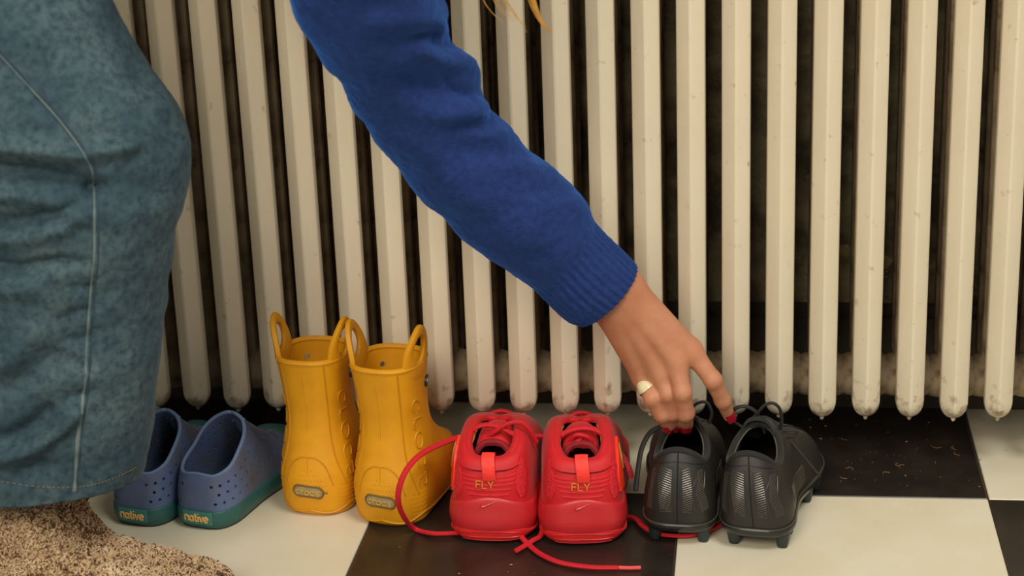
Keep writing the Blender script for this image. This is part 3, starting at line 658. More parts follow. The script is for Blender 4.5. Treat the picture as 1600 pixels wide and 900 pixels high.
    V, F = grid(P, False, True); F += [tuple(range(6)), tuple(33*6+j for j in range(6))]
    mesh_obj('pull_tab', V, F, 'red_tab', root, angle=50)
    text_on(S, 'FLY', -0.012 if side < 0 else -0.004, 0.405, 0.0068, 0.00050, 0.0014, spread=1.1, flat=0.5).obj('lettering', 'gold_print', root)
    # swoosh-like tick moulded on the heel
    fu, fv = Mid.arc(0.70, 0.0), Mid.varc(0.0, 0.70)
    pts = [(0.0085, 0.0050), (0.003, 0.0022), (-0.003, -0.0008), (-0.0062, -0.0016), (-0.0075, 0.0), (-0.0068, 0.0022)]
    mesh_obj('moulded_tick', *tube(Mid.pos(fu([p_[0] for p_ in pts]), fv([p_[1] for p_ in pts]), 0.0004), [0.0002, 0.0006, 0.0011, 0.0012, 0.0010, 0.0005], n=6), 'red_mid', root)
    for sg in (-1, 1):
        ul = np.linspace(0.17, 0.50, 24); mesh_obj('lining_edge', *tube(S.pos(sg*ul, np.full(24, 1.0), -0.0075)+[0, 0, -0.0005], np.interp(ul, [0.17, 0.3, 0.5], [0.0022, 0.0036, 0.0022]), n=8), 'yellow_lining', root)
    # tongue
    tt = np.linspace(-1, 1, 17); ss = np.linspace(0, 1, 14); P = np.zeros((17, 14, 3))
    for i, a_ in enumerate(tt):
        for j, s_ in enumerate(ss):
            P[i, j] = bd(npa([a_*(0.0182-0.003*s_), 0.047+0.097*s_-0.004*a_*a_, 0.0855-0.012*s_+0.010*math.sin(math.pi*min(1, s_*1.6))*(s_ < 0.625)+0.0050*(1-a_*a_)-0.010*a_**4*(1-s_)]))
    V, F = grid(P); V2 = V-[0, 0.004, 0.005]; n = len(V); tg = MB(); tg.add(np.vstack([V, V2]), F+[tuple(n+k_ for k_ in f[::-1]) for f in F]+[(i*14, (i+1)*14, n+(i+1)*14, n+i*14) for i in range(16)])
    tg.obj('tongue', 'red_upper', root); e_ = P[:, 0]; mesh_obj('tongue_edge', *tube(e_-[0, 0.002, 0.002], 0.0034, n=8), 'red_inside', root)
    mb = MB()
    for q_ in range(5):
        y = 0.108+0.016*q_; z = np.interp(y, [0.10, 0.13, 0.165, 0.198], [0.0950, 0.0800, 0.0605, 0.047])+0.0035
        mb.add(*stube([bd(npa((-0.018, y, z-0.006))), bd(npa((0, y+0.002, z))), bd(npa((0.018, y+0.004, z-0.006)))], 0.0028, 20, flat=0.6))
    mb.obj('lacing', 'red_lace', root)
    return root
def world_part(o, root):
    """parent a mesh whose vertices are in place coordinates"""
    o.parent = root; bpy.context.view_layer.update(); o.matrix_parent_inverse = root.matrix_world.inverted(); return o
rl = red_shoe((-0.4830, -0.126, 0), 0, -1, 'left red lace-up sneaker, its lace looping out toward the yellow boots')
rr = red_shoe((-0.3925, -0.127, 0), -6, 1, 'right red lace-up sneaker, with a bow on top, beside the black cleats')
def lace(pts, r, root, m='red_lace', k=60, flat=0.75, name='lace'):
    P = [W(a, b_, c) if kind == 'y' else WZ(a, b_, c) for a, b_, c, kind in pts]
    return world_part(mesh_obj(name, *stube(P, r, k, flat=flat, n=8), m), root)
Y_, Z_ = 'y', 'z'
lace([(738, 700, -0.052, Y_), (722, 684, -0.060, Y_), (690, 693, -0.085, Y_), (655, 712, -0.112, Y_), (632, 740, -0.128, Y_), (622, 775, -0.132, Y_), (629, 804, -0.122, Y_), (648, 826, 0.004, Z_), (678, 834, 0.004, Z_), (716, 833, 0.004, Z_)], 0.0033, rl, k=90)
lace([(733, 692, -0.070, Y_), (738, 673, -0.072, Y_), (756, 664, -0.072, Y_), (778, 666, -0.074, Y_), (800, 677, -0.074, Y_), (822, 690, -0.070, Y_)], 0.0031, rl)
lace([(756, 690, -0.070, Y_), (772, 676, -0.076, Y_), (792, 663, -0.076, Y_), (812, 660, -0.074, Y_), (826, 670, -0.072, Y_), (838, 690, -0.066, Y_)], 0.0031, rl)
lace([(826, 682, -0.050, Y_), (846, 681, -0.045, Y_), (855, 690, -0.045, Y_), (852, 720, -0.048, Y_), (846, 760, -0.050, Y_)], 0.0030, rl)
lace([(850, 800, 0.02, Z_), (846, 834, 0.004, Z_), (832, 845, 0.0035, Z_), (818, 854, 0.003, Z_), (806, 861, 0.003, Z_)], 0.0028, rl)
lace([(812, 836, 0.006, Z_), (826, 851, 0.003, Z_), (845, 866, 0.003, Z_), (875, 879, 0.003, Z_), (920, 886, 0.003, Z_), (966, 887, 0.003, Z_)], 0.0029, rl)
world_part(mesh_obj('aglet', *tube([WZ(964, 887, 0.0028), WZ(984, 887.5, 0.0024), WZ(1001, 887, 0.0022)], 0.0019, n=8), 'aglet'), rl)
# right sneaker: bow and a strand hanging down the outside
lace([(862, 694, -0.072, Y_), (882, 677, -0.072, Y_), (905, 669, -0.072, Y_), (928, 671, -0.070, Y_), (950, 684, -0.068, Y_)], 0.0040, rr)
lace([(890, 692, -0.076, Y_), (900, 680, -0.080, Y_), (916, 682, -0.080, Y_), (924, 692, -0.076, Y_), (912, 697, -0.078, Y_), (897, 692, -0.080, Y_)], 0.0031, rr)
lace([(908, 684, -0.078, Y_), (900, 692, -0.082, Y_), (892, 703, -0.080, Y_)], 0.0028, rr)
lace([(940, 678, -0.060, Y_), (958, 694, -0.066, Y_), (972, 712, -0.074, Y_), (982, 730, -0.080, Y_), (986, 746, -0.080, Y_)], 0.0033, rr, 'red_lace_dark')
lace([(966, 806, -0.085, Y_), (985, 808, 0.004, Z_), (996, 812, 0.004, Z_), (1005, 822, 0.004, Z_), (1030, 834, 0.004, Z_), (1070, 837, 0.004, Z_), (1100, 830, 0.006, Z_), (1124, 820, 0.006, Z_), (1140, 806, 0.006, Z_)], 0.0031, rr, k=80)

# ------------------------------------------------------------------ black football cleats
def cleat(loc, heading, side, label, shear=0.0):
    root = tag(empty('football_cleat', loc, -math.radians(heading)), label, 'shoe', 'black football cleats')
    foot = [(0, 0.004), (0.0225, 0.007), (0.0335, 0.024), (0.0330, 0.055), (0.0325, 0.085), (0.0370, 0.112), (0.0405, 0.140), (0.0375, 0.170), (0.0220, 0.196), (0, 0.205)]
    top = [(0, 0.016, 0.0945), (0.0145, 0.0180, 0.0905), (0.0235, 0.031, 0.0800), (0.0255, 0.052, 0.0780), (0.0220, 0.074, 0.0840), (0.0135, 0.088, 0.0920), (0, 0.093, 0.0955), (0, 0.120, 0.0800), (0, 0.158, 0.0600), (0, 0.190, 0.0440)]
    e = [0.1, 0.1, 0.12, 0.15, 0.3, 0.5, 0.8, 0.9, 0.95, 0.95]; b = [0.005, 0.005, 0.0045, 0.003, 0.002, 0.002, 0.002, 0.002, 0.001, 0.001]
    bd = bender(side*0.7, 0.06, shear); S = Surf(ellip_net(foot, top, e, b, [0.019]*7+[0.019, 0.02, 0.021]), bd); tm = 6/9
    mesh_obj('upper', *upper_mesh(S, 161, 31), 'black_synthetic', root, weld=1e-5)
    us = np.linspace(-tm, tm, 121)
    mesh_obj('lining', *grid(S.pos(us[:, None], np.linspace(0.1, 1, 20)[None], -0.0045)), 'black_inside', root)
    mesh_obj('insole', *floor_fan(S, 0.12, -0.003), 'black_inside', root)
    P = S.pos(us, np.ones(121), -0.002)[:-1]; mesh_obj('collar', *tube(P, 0.0034, n=10, closed=True), 'black_knit', root)
    ui = np.concatenate([np.linspace(0.30, tm, 40)]); Pe = np.vstack([S.pos(ui, np.full(40, 1.0), -0.0055), S.pos(-ui[::-1], np.full(40, 1.0), -0.0055)])+[0, -0.001, 0.0022]
    mesh_obj('collar_edge', *tube(Pe, 0.0008, n=6), 'collar_edge', root)
    So = Surf(wall_net(foot, [(-0.006, 0.0135), (-0.001, 0.0145), (0.0020, 0.0185), (0.0022, npa([0.0225, 0.0225, 0.023, 0.024, 0.024, 0.023, 0.022, 0.022, 0.022, 0.022])), (-0.001, npa([0.0245]*10))], [0]*7+[0.001, 0.003, 0.005]), bd)
    so = mesh_obj('sole_plate', *sole_mesh(So, 121, 14), 'black_gloss', root, angle=45)
    us2 = np.linspace(-1, 1, 121); mesh_obj('sole_edge', *tube(So.pos(us2, np.full(121, 0.82), 0.0)[:-1], 0.0008, n=6, closed=True), 'black_hatch', so)
    for (x, y) in ((-0.023, 0.020), (0.023, 0.020), (-0.024, 0.050), (0.024, 0.050), (-0.030, 0.125), (0.030, 0.125), (-0.032, 0.155), (0.032, 0.155), (-0.014, 0.180), (0.014, 0.180)):
        c = bd(npa((x, y, 0.0))); rr_ = [(0.0090, 0.017), (0.0082, 0.013), (0.0070, 0.005), (0.0060, 0.0010), (0.0045, 0.0)]; n = 12; P = np.zeros((5, n, 3)); th = np.arange(n)*2*np.pi/n
        for i, (r_, z_) in enumerate(rr_): P[i, :, 0] = c[0]+r_*np.sign(np.cos(th))*np.abs(np.cos(th))**0.7*0.85; P[i, :, 1] = c[1]+r_*np.sign(np.sin(th))*np.abs(np.sin(th))**0.7; P[i, :, 2] = z_
        V, F = grid(P, False, True); F.append(tuple(4*n+j for j in range(n))); mesh_obj('stud', V, F, 'stud', so)
    # heel: seam, knit cap and the big outlined glyphs with hatching
    mesh_obj('heel_seam', *S.line([(0, 0.06), (0, 0.99)], 0.0007, 0.0), 'black_inside', root)
    mesh_obj('heel_cap_line', *S.line([(-0.17, 0.90), (-0.10, 0.86), (0, 0.85), (0.10, 0.86), (0.17, 0.90)], 0.0005, 0.0), 'black_gloss', root)
    LN = MB(); HT = MB(); fu = S.arc(0.5, 0.0); fv = S.varc(0.0, 0.5)
    def poly(pts, mb, r, d=0.0003): q = npa(pts)*0.001; mb.add(*S.line(np.stack([fu(q[:, 0]), fv(q[:, 1])], 1), r, d, smooth=False, n=5))
    left = [(-5, 22), (-20, 22), (-20, 16), (-15, -22), (-5, -22), (-5, 22)]
    rI = [(4, 22), (13, 22), (15, 8), (15, -22), (4, -22), (4, 22)]
    rK = [(15, 5), (24, 22), (33, 22), (26, 2), (31, -18), (24, -20), (17, -2)]
    lK = [(-24, 20), (-33, 22), (-27, 2), (-33, -20), (-25, -20)]
    for g in (left, rI, rK, lK): poly(g, LN, 0.00038)
    for k in range(19):
        y = -20+2.25*k
        poly([(-18.5+max(0, -y)*0.16, y+2.4), (-6, y-2.4)], HT, 0.00050, 0.0001); poly([(5, y-2.0), (14, y+2.0)], HT, 0.00050, 0.0001)
        if k % 1 == 0: poly([(17+abs(y)*0.22, y-2), (26+abs(y)*0.2, y+3.4)], HT, 0.00050, 0.0001); poly([(-32+abs(y)*0.0, y+3), (-25, y-1)], HT, 0.00040, 0.0001)
    LN.obj('outline_print', 'black_line', root); HT.obj('hatch_ridge', 'black_hatch', root)
    mb = MB()
    for sg in (-1, 1):
        for k in range(20):
            u = 0.30+0.0125*k; mb.add(*S.line([(sg*u, 0.12), (sg*(u+0.015), 0.30), (sg*(u-0.01), 0.52-0.012*k)], 0.0004, 0.0001, n=5))
    mb.obj('side_ridge', 'black_hatch', root)
    # tongue and lacing
    tt = np.linspace(-1, 1, 15); ss = np.linspace(0, 1, 12); P = np.zeros((15, 12, 3))
    for i, a_ in enumerate(tt):
        for j, s_ in enumerate(ss): P[i, j] = bd(npa([a_*0.0165*(1-0.1*s_), 0.084+0.062*s_-0.006*a_*a_, 0.1015-0.030*s_+0.003*(1-a_*a_)-0.010*a_**4]))
    V, F = grid(P); n = len(V); V2 = V-[0, 0.002, 0.0035]; mesh_obj('tongue', np.vstack([V, V2]), F+[tuple(n+k_ for k_ in f[::-1]) for f in F]+[(i*12, (i+1)*12, n+(i+1)*12, n+i*12) for i in range(14)], 'black_knit', root)
    mb = MB()
    for q_ in range(5):
        y = 0.104+0.015*q_; z = np.interp(y, [0.093, 0.12, 0.158, 0.19], [0.097, 0.081, 0.061, 0.046])+0.003
        mb.add(*stube([bd(npa((-0.016, y, z-0.006))), bd(npa((0, y+0.004, z+0.0005))), bd(npa((0.016, y+0.001, z-0.006)))], 0.0018, 18)); mb.add(*stube([bd(npa((-0.016, y+0.004, z-0.007))), bd(npa((0, y, z))), bd(npa((0.016, y+0.008, z-0.008)))], 0.0018, 18))
    mb.obj('lacing', 'black_lace', root)
    # tick on the outside of the toe
    mb = MB(); mb.add(*S.line([(0.80, 0.55), (0.74, 0.62), (0.66, 0.72)], 0.0012, 0.0002)); mb.add(*S.line([(0.66, 0.72), (0.73, 0.66), (0.82, 0.50)], 0.0008, 0.0002)); mb.obj('side_tick', 'black_gloss', root)
    return root
cl = cleat((-0.3035, -0.124, 0), 4, -1, 'black football cleat gripped by the reaching hand')
cr = cleat((-0.2295, -0.131, 0), 8, 1, 'black football cleat with lace bow, farthest right of the row', -0.10)
lace([(1078, 656, -0.040, Y_), (1080, 640, -0.038, Y_), (1090, 630, -0.036, Y_), (1104, 629, -0.036, Y_), (1112, 645, -0.036, Y_), (1108, 662, -0.036, Y_)], 0.0021, cl, 'black_lace')
lace([(1038, 664, -0.058, Y_), (1016, 676, -0.064, Y_), (1003, 700, -0.072, Y_), (997, 732, -0.082, Y_), (993, 766, -0.090, Y_)], 0.0030, cl, 'black_lace')
lace([(1160, 668, -0.036, Y_), (1143, 655, -0.040, Y_), (1147, 640, -0.042, Y_), (1162, 635, -0.042, Y_), (1178, 641, -0.040, Y_), (1188, 656, -0.038, Y_), (1195, 676, -0.036, Y_)], 0.0021, cr, 'black_lace')
lace([(1166, 664, -0.036, Y_), (1180, 650, -0.040, Y_), (1194, 634, -0.042, Y_), (1208, 630, -0.042, Y_), (1219, 640, -0.040, Y_), (1221, 660, -0.036, Y_), (1218, 674, -0.032, Y_)], 0.0021, cr, 'black_lace')
lace([(1188, 664, -0.036, Y_), (1205, 667, -0.034, Y_), (1224, 672, -0.032, Y_), (1242, 672, -0.030, Y_), (1245, 677, -0.030, Y_), (1236, 681, -0.030, Y_), (1218, 678, -0.032, Y_)], 0.0019, cr, 'black_lace')
lace([(1222, 676, -0.030, Y_), (1240, 694, -0.034, Y_), (1255, 712, -0.040, Y_), (1270, 730, -0.044, Y_), (1281, 744, -0.046, Y_)], 0.0015, cr, 'black_lace')
#PERSON
# ------------------------------------------------------------------ person reaching down to the cleats
from mathutils.bvhtree import BVHTree
person = tag(empty('person', (-0.86, -0.29, 0)), 'person in blue sweater and wide jeans bending to grab a black cleat', 'person')
def on_person(o, parent=None):
    p_ = parent or person; o.parent = p_; o.matrix_parent_inverse = person.matrix_world.inverted() if p_ is person else Matrix.Identity(4)
    return o
bpy.context.view_layer.update()
def topx(P):
    d = npa(P)-CAM; z = d@CF_; return np.stack([800+FPX*(d@CR_)/z, 450-FPX*(d@CU_)/z], -1)
def poly_dist(q, pts):
    """distance of points q (n,2) from a polyline and position along it 0..1"""
    pts = npa(pts); best = np.full(len(q), 1e9); bt = np.zeros(len(q)); n = len(pts)-1
    for i in range(n):
        a, b = pts[i], pts[i+1]; t = np.clip(((q-a)@(b-a))/((b-a)@(b-a)), 0, 1); d = np.linalg.norm(q-(a+t[:, None]*(b-a)), axis=1)
        m = d < best; best[m] = d[m]; bt[m] = (i+t[m])/n
    return best, bt
def vnoise(P, f, seed):
    """smooth value noise at points"""
    g = np.random.default_rng(seed).random((32, 32, 32)); q = npa(P)*f+100; i = np.floor(q).astype(int); t = q-i; t = t*t*(3-2*t); o = 0
    for a in (0, 1):
        for b in (0, 1):
            for c in (0, 1):
                o = o+g[(i[:, 0]+a) % 32, (i[:, 1]+b) % 32, (i[:, 2]+c) % 32]*(t[:, 0] if a else 1-t[:, 0])*(t[:, 1] if b else 1-t[:, 1])*(t[:, 2] if c else 1-t[:, 2])
    return o-0.5
def gnormals(P, cv=True):
    du = np.gradient(P, axis=0); Q = np.concatenate([P[:, -1:], P, P[:, :1]], 1); dv = (Q[:, 2:]-Q[:, :-2])
    return nrm(np.cross(dv, du))
def apply_folds(P, folds, facing=True):
    N = gnormals(P); ctr_ = P.mean(1, keepdims=True); N = N if (N*(P-ctr_)).sum() > 0 else -N; V = P.reshape(-1, 3); Nf = N.reshape(-1, 3); q = topx(V); fac = np.clip(((CAM-V)*Nf).sum(1)/np.linalg.norm(CAM-V, axis=1)*3+0.6, 0, 1); D = np.zeros(len(V))
    for pts, wd, amp in folds:
        d, t = poly_dist(q, pts); D += amp*np.exp(-(d/wd)**2)*np.sin(np.pi*np.clip(t*0.9+0.05, 0, 1))**0.5*fac
    return (V+Nf*D[:, None]).reshape(P.shape)
# --- signed-distance flesh and cloth
def seg(P, a, b, ra, rb):
    a, b = npa(a), npa(b); t = np.clip(((P-a)@(b-a))/max((b-a)@(b-a), 1e-12), 0, 1); return np.linalg.norm(P-(a+t[..., None]*(b-a)), axis=-1)-(ra+(rb-ra)*t)
def smin(a, b, k): h = np.maximum(k-np.abs(a-b), 0)/k; return np.minimum(a, b)-h*h*k*0.25
def surface_nets(fn, lo, hi, h):
    lo, hi = npa(lo), npa(hi); n = np.ceil((hi-lo)/h).astype(int)+1
    G = np.stack(np.meshgrid(*[lo[i]+h*np.arange(n[i]) for i in range(3)], indexing='ij'), -1); f = fn(G); s = f < 0
    acc = np.zeros(tuple(n-1)+(3,)); cnt = np.zeros(tuple(n-1)); cs = [(a, b, c) for a in (0, 1) for b in (0, 1) for c in (0, 1)]
    sl = lambda o: tuple(slice(o[i], n[i]-1+o[i]) for i in range(3))
    for a in cs:
        for ax in range(3):
            if a[ax] == 0:
                b = list(a); b[ax] = 1; fa, fb = f[sl(a)], f[sl(b)]; m = (fa < 0) != (fb < 0); t = np.where(m, fa/np.where(m, fa-fb, 1), 0)
                p = np.zeros(fa.shape+(3,)); p[...] = a; p[..., ax] += t; acc += p*m[..., None]; cnt += m
    act = cnt > 0; idx = np.full(act.shape, -1); idx[act] = np.arange(act.sum()); ii = np.argwhere(act); V = lo+h*(ii+acc[act]/cnt[act][:, None]); F = []
    for ax in range(3):
        o = [0, 0, 0]; o[ax] = 1; A = s[tuple(slice(0, n[i]-o[i]) for i in range(3))]; B = s[tuple(slice(o[i], n[i]) for i in range(3))]
        e = np.argwhere(A != B); u, v = [i for i in range(3) if i != ax]; ok = (e[:, u] > 0) & (e[:, v] > 0) & (e[:, u] < n[u]-1) & (e[:, v] < n[v]-1); e = e[ok]
        q = []
        for du, dv in ((-1, -1), (0, -1), (0, 0), (-1, 0)):
            c = e.copy(); c[:, u] += du; c[:, v] += dv; q.append(idx[c[:, 0], c[:, 1], c[:, 2]])
        q = np.stack(q, 1); fl = A[e[:, 0], e[:, 1], e[:, 2]]; q[fl] = q[fl][:, ::-1]; F += q.tolist()
    return V, F
# joints
J = lambda x, y, Y: W(x, y, Y)
elbow = J(664, 190, -0.140); wrist = J(962, 458, -0.074); shoulder = J(492, -380, -0.330); uparm = J(602, 78, -0.182)
acr = nrm(J(1000, 428, -0.07)-J(938, 494, -0.07))                     # across the wrist
mcp = {'i': J(1079, 547, -0.064), 'm': J(1056, 562, -0.073), 'r': J(1030, 578, -0.070), 'p': J(1006, 590, -0.061)}
fing = {'i': [mcp['i'], J(1114, 594, -0.072), J(1129, 626, -0.062), J(1139, 650, -0.050)],
        'm': [mcp['m'], J(1066, 613, -0.086), J(1071, 645, -0.078), J(1072, 664, -0.062)],
        'r': [mcp['r'], J(1043, 615, -0.080), J(1050, 645, -0.074), J(1054, 664, -0.058)],
        'p': [mcp['p'], J(1019, 622, -0.080), J(1034, 648, -0.076), J(1044, 666, -0.066)]}
frad = {'i': (0.0098, 0.0084, 0.0074, 0.0058), 'm': (0.0102, 0.0086, 0.0084, 0.0068), 'r': (0.0098, 0.0084, 0.0076, 0.0062), 'p': (0.0092, 0.0080, 0.0074, 0.0060)}
thumb = [J(1012, 492, -0.050), J(1045, 560, -0.034), J(1056, 612, -0.030), J(1064, 648, -0.036)]
def hand_sdf(P):
    palm = seg(P, wrist+acr*0.009, elbow+acr*0.012, 0.0185, 0.026); palm = smin(palm, seg(P, wrist-acr*0.009, elbow-acr*0.012, 0.0185, 0.026), 0.02)
    off = {'i': 0.012, 'm': 0.005, 'r': -0.004, 'p': -0.012}
    for k in 'imrp': palm = smin(palm, seg(P, wrist+acr*off[k], mcp[k], 0.0150, frad[k][0]*1.08), 0.011)
    palm = smin(palm, seg(P, thumb[0], thumb[1], 0.0150, 0.0110), 0.012)
    palm = smin(palm, seg(P, wrist-acr*0.012+[0, 0.008, -0.01], mcp['p']+[0, 0.008, 0], 0.012, 0.008), 0.012)
    for k in 'imrp':                                                   # extensor tendons and knuckle tops
        palm = smin(palm, seg(P, wrist+acr*off[k]*0.8+[0, -0.0125, 0.0], mcp[k]+[0, -0.0072, 0.0], 0.0008, 0.0026), 0.010)
    fg = None
    for k in 'imrp':
        q, r = fing[k], frad[k]; d = seg(P, q[0], q[1], r[0], r[1])
        for i in (1, 2): d = smin(d, seg(P, q[i], q[i+1], r[i], r[i+1]), 0.004)
        d = smin(d, np.linalg.norm(P-(q[1]+npa([0, -0.002, 0])), axis=-1)-r[1]*0.70, 0.004)
        fg = d if fg is None else smin(fg, d, 0.0018)
    t = seg(P, thumb[1], thumb[2], 0.0110, 0.0098); t = smin(t, seg(P, thumb[2], thumb[3], 0.0098, 0.0072), 0.004)
    return smin(smin(palm, t, 0.006), fg, 0.0085)
allp = np.vstack([elbow, wrist]+[npa(v) for v in fing.values()]+[npa(thumb)])
mid_ = elbow+(wrist-elbow)*0.55
allh = np.vstack([mid_[None], wrist[None]]+[npa(v) for v in fing.values()]+[npa(thumb)])
Vh, Fh = surface_nets(hand_sdf, allh.min(0)-0.03, allh.max(0)+0.02, 0.0017)
Vh = Vh+nrm(Vh-Vh.mean(0))*0  # as built
# the rest of the body, under the clothes or out of the picture
hipR, hipL = npa((-1.08, -0.28, 0.76)), npa((-1.10, -0.13, 0.78)); kneeR, ankR = npa((-0.80, -0.29, 0.43)), npa((-0.89, -0.29, 0.09)); kneeL, ankL = npa((-1.02, -0.10, 0.40)), npa((-1.16, -0.10, 0.09))
shL = npa((-0.62, -0.02, 0.84)); chest = npa((-0.68, -0.19, 0.86)); neck = npa((-0.55, -0.18, 0.89)); head = npa((-0.45, -0.18, 0.88))
def body_sdf(P):
    d = seg(P, chest, (hipR+hipL)/2+[0.02, 0, 0.04], 0.11, 0.12)
    for a, b, ra, rb in ((shoulder, chest+[0, -0.05, 0], 0.05, 0.09), (shL, chest+[0, 0.05, 0], 0.05, 0.09), (shoulder, uparm, 0.044, 0.034), (uparm, elbow, 0.034, 0.028), (elbow, elbow+(wrist-elbow)*0.5, 0.028, 0.024), (shL, (-0.87, 0.0, 0.70), 0.045, 0.036), ((-0.87, 0.0, 0.70), (-1.05, -0.07, 0.52), 0.036, 0.028), (hipR, kneeR, 0.075, 0.052), (kneeR, ankR, 0.05, 0.028), (hipL, kneeL, 0.075, 0.052), (kneeL, ankL, 0.05, 0.028),
                         (ankR+[-0.03, 0, -0.05], ankR+[0.13, 0, -0.062], 0.028, 0.016), (ankL+[-0.03, 0, -0.05], ankL+[0.13, 0, -0.062], 0.028, 0.016), (chest+[0.05, 0, 0.01], neck, 0.07, 0.05), (neck, head, 0.05, 0.05), (head+[0, 0, 0.02], head+[0.05, 0, -0.045], 0.083, 0.055), (head+[0.10, 0, -0.02], head+[0.122, 0, -0.045], 0.012, 0.011)):
        d = smin(d, seg(P, a, b, ra, rb), 0.04)
    return d
Vb, Fb = surface_nets(body_sdf, (-1.35, -0.50, -0.02), (-0.20, 0.12, 1.08), 0.011)
mb = MB(); mb.add(Vh, Fh); mb.add(Vb, Fb)
body = on_person(mb.obj('body', 'skin', angle=180))
# face, away from the camera's view
for (p, r, m_, nm) in ((head+[0.085, -0.032, 0.005], 0.012, 'ring_pearl', 'eye'), (head+[0.085, 0.032, 0.005], 0.012, 'ring_pearl', 'eye'), (head+[0.098, 0, -0.075], 0.014, 'nail', 'mouth'), (head+[-0.005, -0.082, -0.01], 0.022, 'skin', 'ear'), (head+[-0.005, 0.082, -0.01], 0.022, 'skin', 'ear')):
    on_person(mesh_obj(nm, *ball(p, r, 12, 8, (0.5, 1.0, 0.6) if nm != 'ear' else (0.8, 0.3, 1.2)), m_))
# nails
def nail(k, side, r, back=0.003):
    a, b = fing[k][2], fing[k][3]; ax = nrm(b-a); out = nrm(npa(side)-ax*(npa(side)@ax)); sd = np.cross(ax, out); n, m = 8, 9; P = np.zeros((n, m, 3)); c = b-ax*back
    for i in range(n):
        for j in range(m):
            t = (i/(n-1)-0.35)*0.0125; w_ = (j/(m-1)-0.5)*2.0*(1.0-0.35*max(0, i/(n-1)-0.6)); rr_ = r+0.0006
            P[i, j] = c+ax*t+out*rr_*math.cos(w_*0.85)*(1-0.10*max(0, t/0.008)**2)+sd*rr_*math.sin(w_*0.85)
    V, F = grid(P); V2 = V-np.tile(out*0.0008, (len(V), 1)); q = len(V)
    on_person(mesh_obj('fingernail', np.vstack([V, V2]), F+[tuple(q+t for t in f[::-1]) for f in F], 'nail'))
nail('i', (0.45, -0.9, 0.1), 0.0060); nail('p', (-0.55, -0.8, 0.1), 0.0060); nail('m', (0.0, -0.9, -0.25), 0.0068, 0.0015); nail('r', (-0.1, -0.9, -0.3), 0.0064)
# signet ring on the outer finger
a, b = fing['p'][0], fing['p'][1]; ax = nrm(b-a); c = a+(b-a)*0.58; out = nrm(npa((-0.25, -0.95, 0.15))-ax*(npa((-0.25, -0.95, 0.15))@ax)); sd = np.cross(ax, out)
th = np.linspace(0, 2*np.pi, 41)[:-1]; ring = MB(); P = np.zeros((40, 8, 3))
for i, t in enumerate(th):
    rad_ = out*math.cos(t)+sd*math.sin(t); top_ = max(0, math.cos(t))**3
    hw = 0.0024+0.0044*top_; tk = 0.0010+0.0016*top_
    for j, (x, y) in enumerate(((-1, 0), (-1, 0.7), (-0.6, 1), (0, 1), (0.6, 1), (1, 0.7), (1, 0), (0, -0.3))): P[i, j] = c+rad_*(0.0093+tk*y)+ax*hw*x
ring.add(*grid(P, True, True)); on_person(ring.obj('ring', 'ring_pearl', angle=50))['label'] = 'chunky pearly cream ring on the outer finger'

# --- sweater
E_T = [(996, 419), (975, 397), (955, 378), (930, 351), (905, 308), (863, 266), (826, 236), (796, 205), (766, 176), (747, 130), (724, 97), (700, 62), (696, 25), (682, 0), (676, -60), (660, -140), (630, -260), (600, -400)]
E_B = [(905, 503), (884, 495), (863, 477), (833, 447), (778, 410), (731, 378), (699, 342), (648, 296), (615, 250), (580, 200), (548, 150), (516, 97), (488, 50), (460, 0), (432, -70), (402, -160), (376, -270), (364, -410)]
E_Y = [-0.074, -0.077, -0.080, -0.084, -0.094, -0.104, -0.114, -0.126, -0.138, -0.154, -0.170, -0.190, -0.208, -0.226, -0.250, -0.285, -0.320, -0.335]
nS, nT = 260, 168; st = np.linspace(0, 1, nS); tp = crv(E_T, st); bt = crv(E_B, st); yy = crv(npa(E_Y)[:, None], st)[:, 0]; P = np.zeros((nS, nT, 3)); th = np.arange(nT)*2*np.pi/nT
tw3 = np.array([W(tp[i][0], tp[i][1], yy[i]) for i in range(nS)]); bw3 = np.array([W(bt[i][0], bt[i][1], yy[i]) for i in range(nS)]); cc = (tw3+bw3)/2; axs = nrm(np.gradient(cc, axis=0))
for i in range(nS):
    a_ = (tw3[i]-bw3[i])/2; ra = np.linalg.norm(a_); vd = nrm(CAM-cc[i]); dd = nrm(np.cross(axs[i], a_)); dd = dd if dd@vd > 0 else -dd
    s_ = i/(nS-1)*17; rib = 0.0011*max(0, min(1, (3.15-s_)/0.3)); R = 1+rib/ra*np.cos(th*34)
    if s_ < 3.15: R = R*1.0-0.002/ra*0
    P[i] = cc[i]+np.outer(np.cos(th)*R, a_)+np.outer(np.sin(th)*R*0.86, dd*ra)
folds = [([(700, 120), (716, 140), (735, 150), (752, 140)], 16, -0.010), ([(690, 105), (712, 92), (735, 104), (745, 125)], 18, 0.008), ([(640, 62), (680, 58), (712, 82)], 14, -0.006), ([(640, 75), (670, 80), (696, 96)], 12, 0.005),
         ([(640, 170), (690, 175), (730, 172), (765, 180)], 20, 0.007), ([(600, 120), (650, 132), (690, 150), (720, 165)], 20, -0.008), ([(700, 205), (740, 195), (772, 196)], 13, -0.005), ([(755, 215), (775, 208), (800, 215)], 18, 0.007), ([(680, 240), (740, 238), (800, 244)], 20, -0.005),
         ([(780, 260), (820, 256), (855, 268)], 16, 0.004), ([(800, 300), (850, 296), (890, 308)], 16, -0.004), ([(860, 320), (900, 318), (925, 338)], 12, 0.0035), ([(560, 40), (620, 30), (690, 22)], 18, 0.005), ([(540, 70), (590, 85), (640, 110)], 22, 0.005), ([(600, 215), (660, 235), (700, 270)], 24, 0.005), ([(680, 290), (740, 320), (800, 360)], 24, 0.004)]
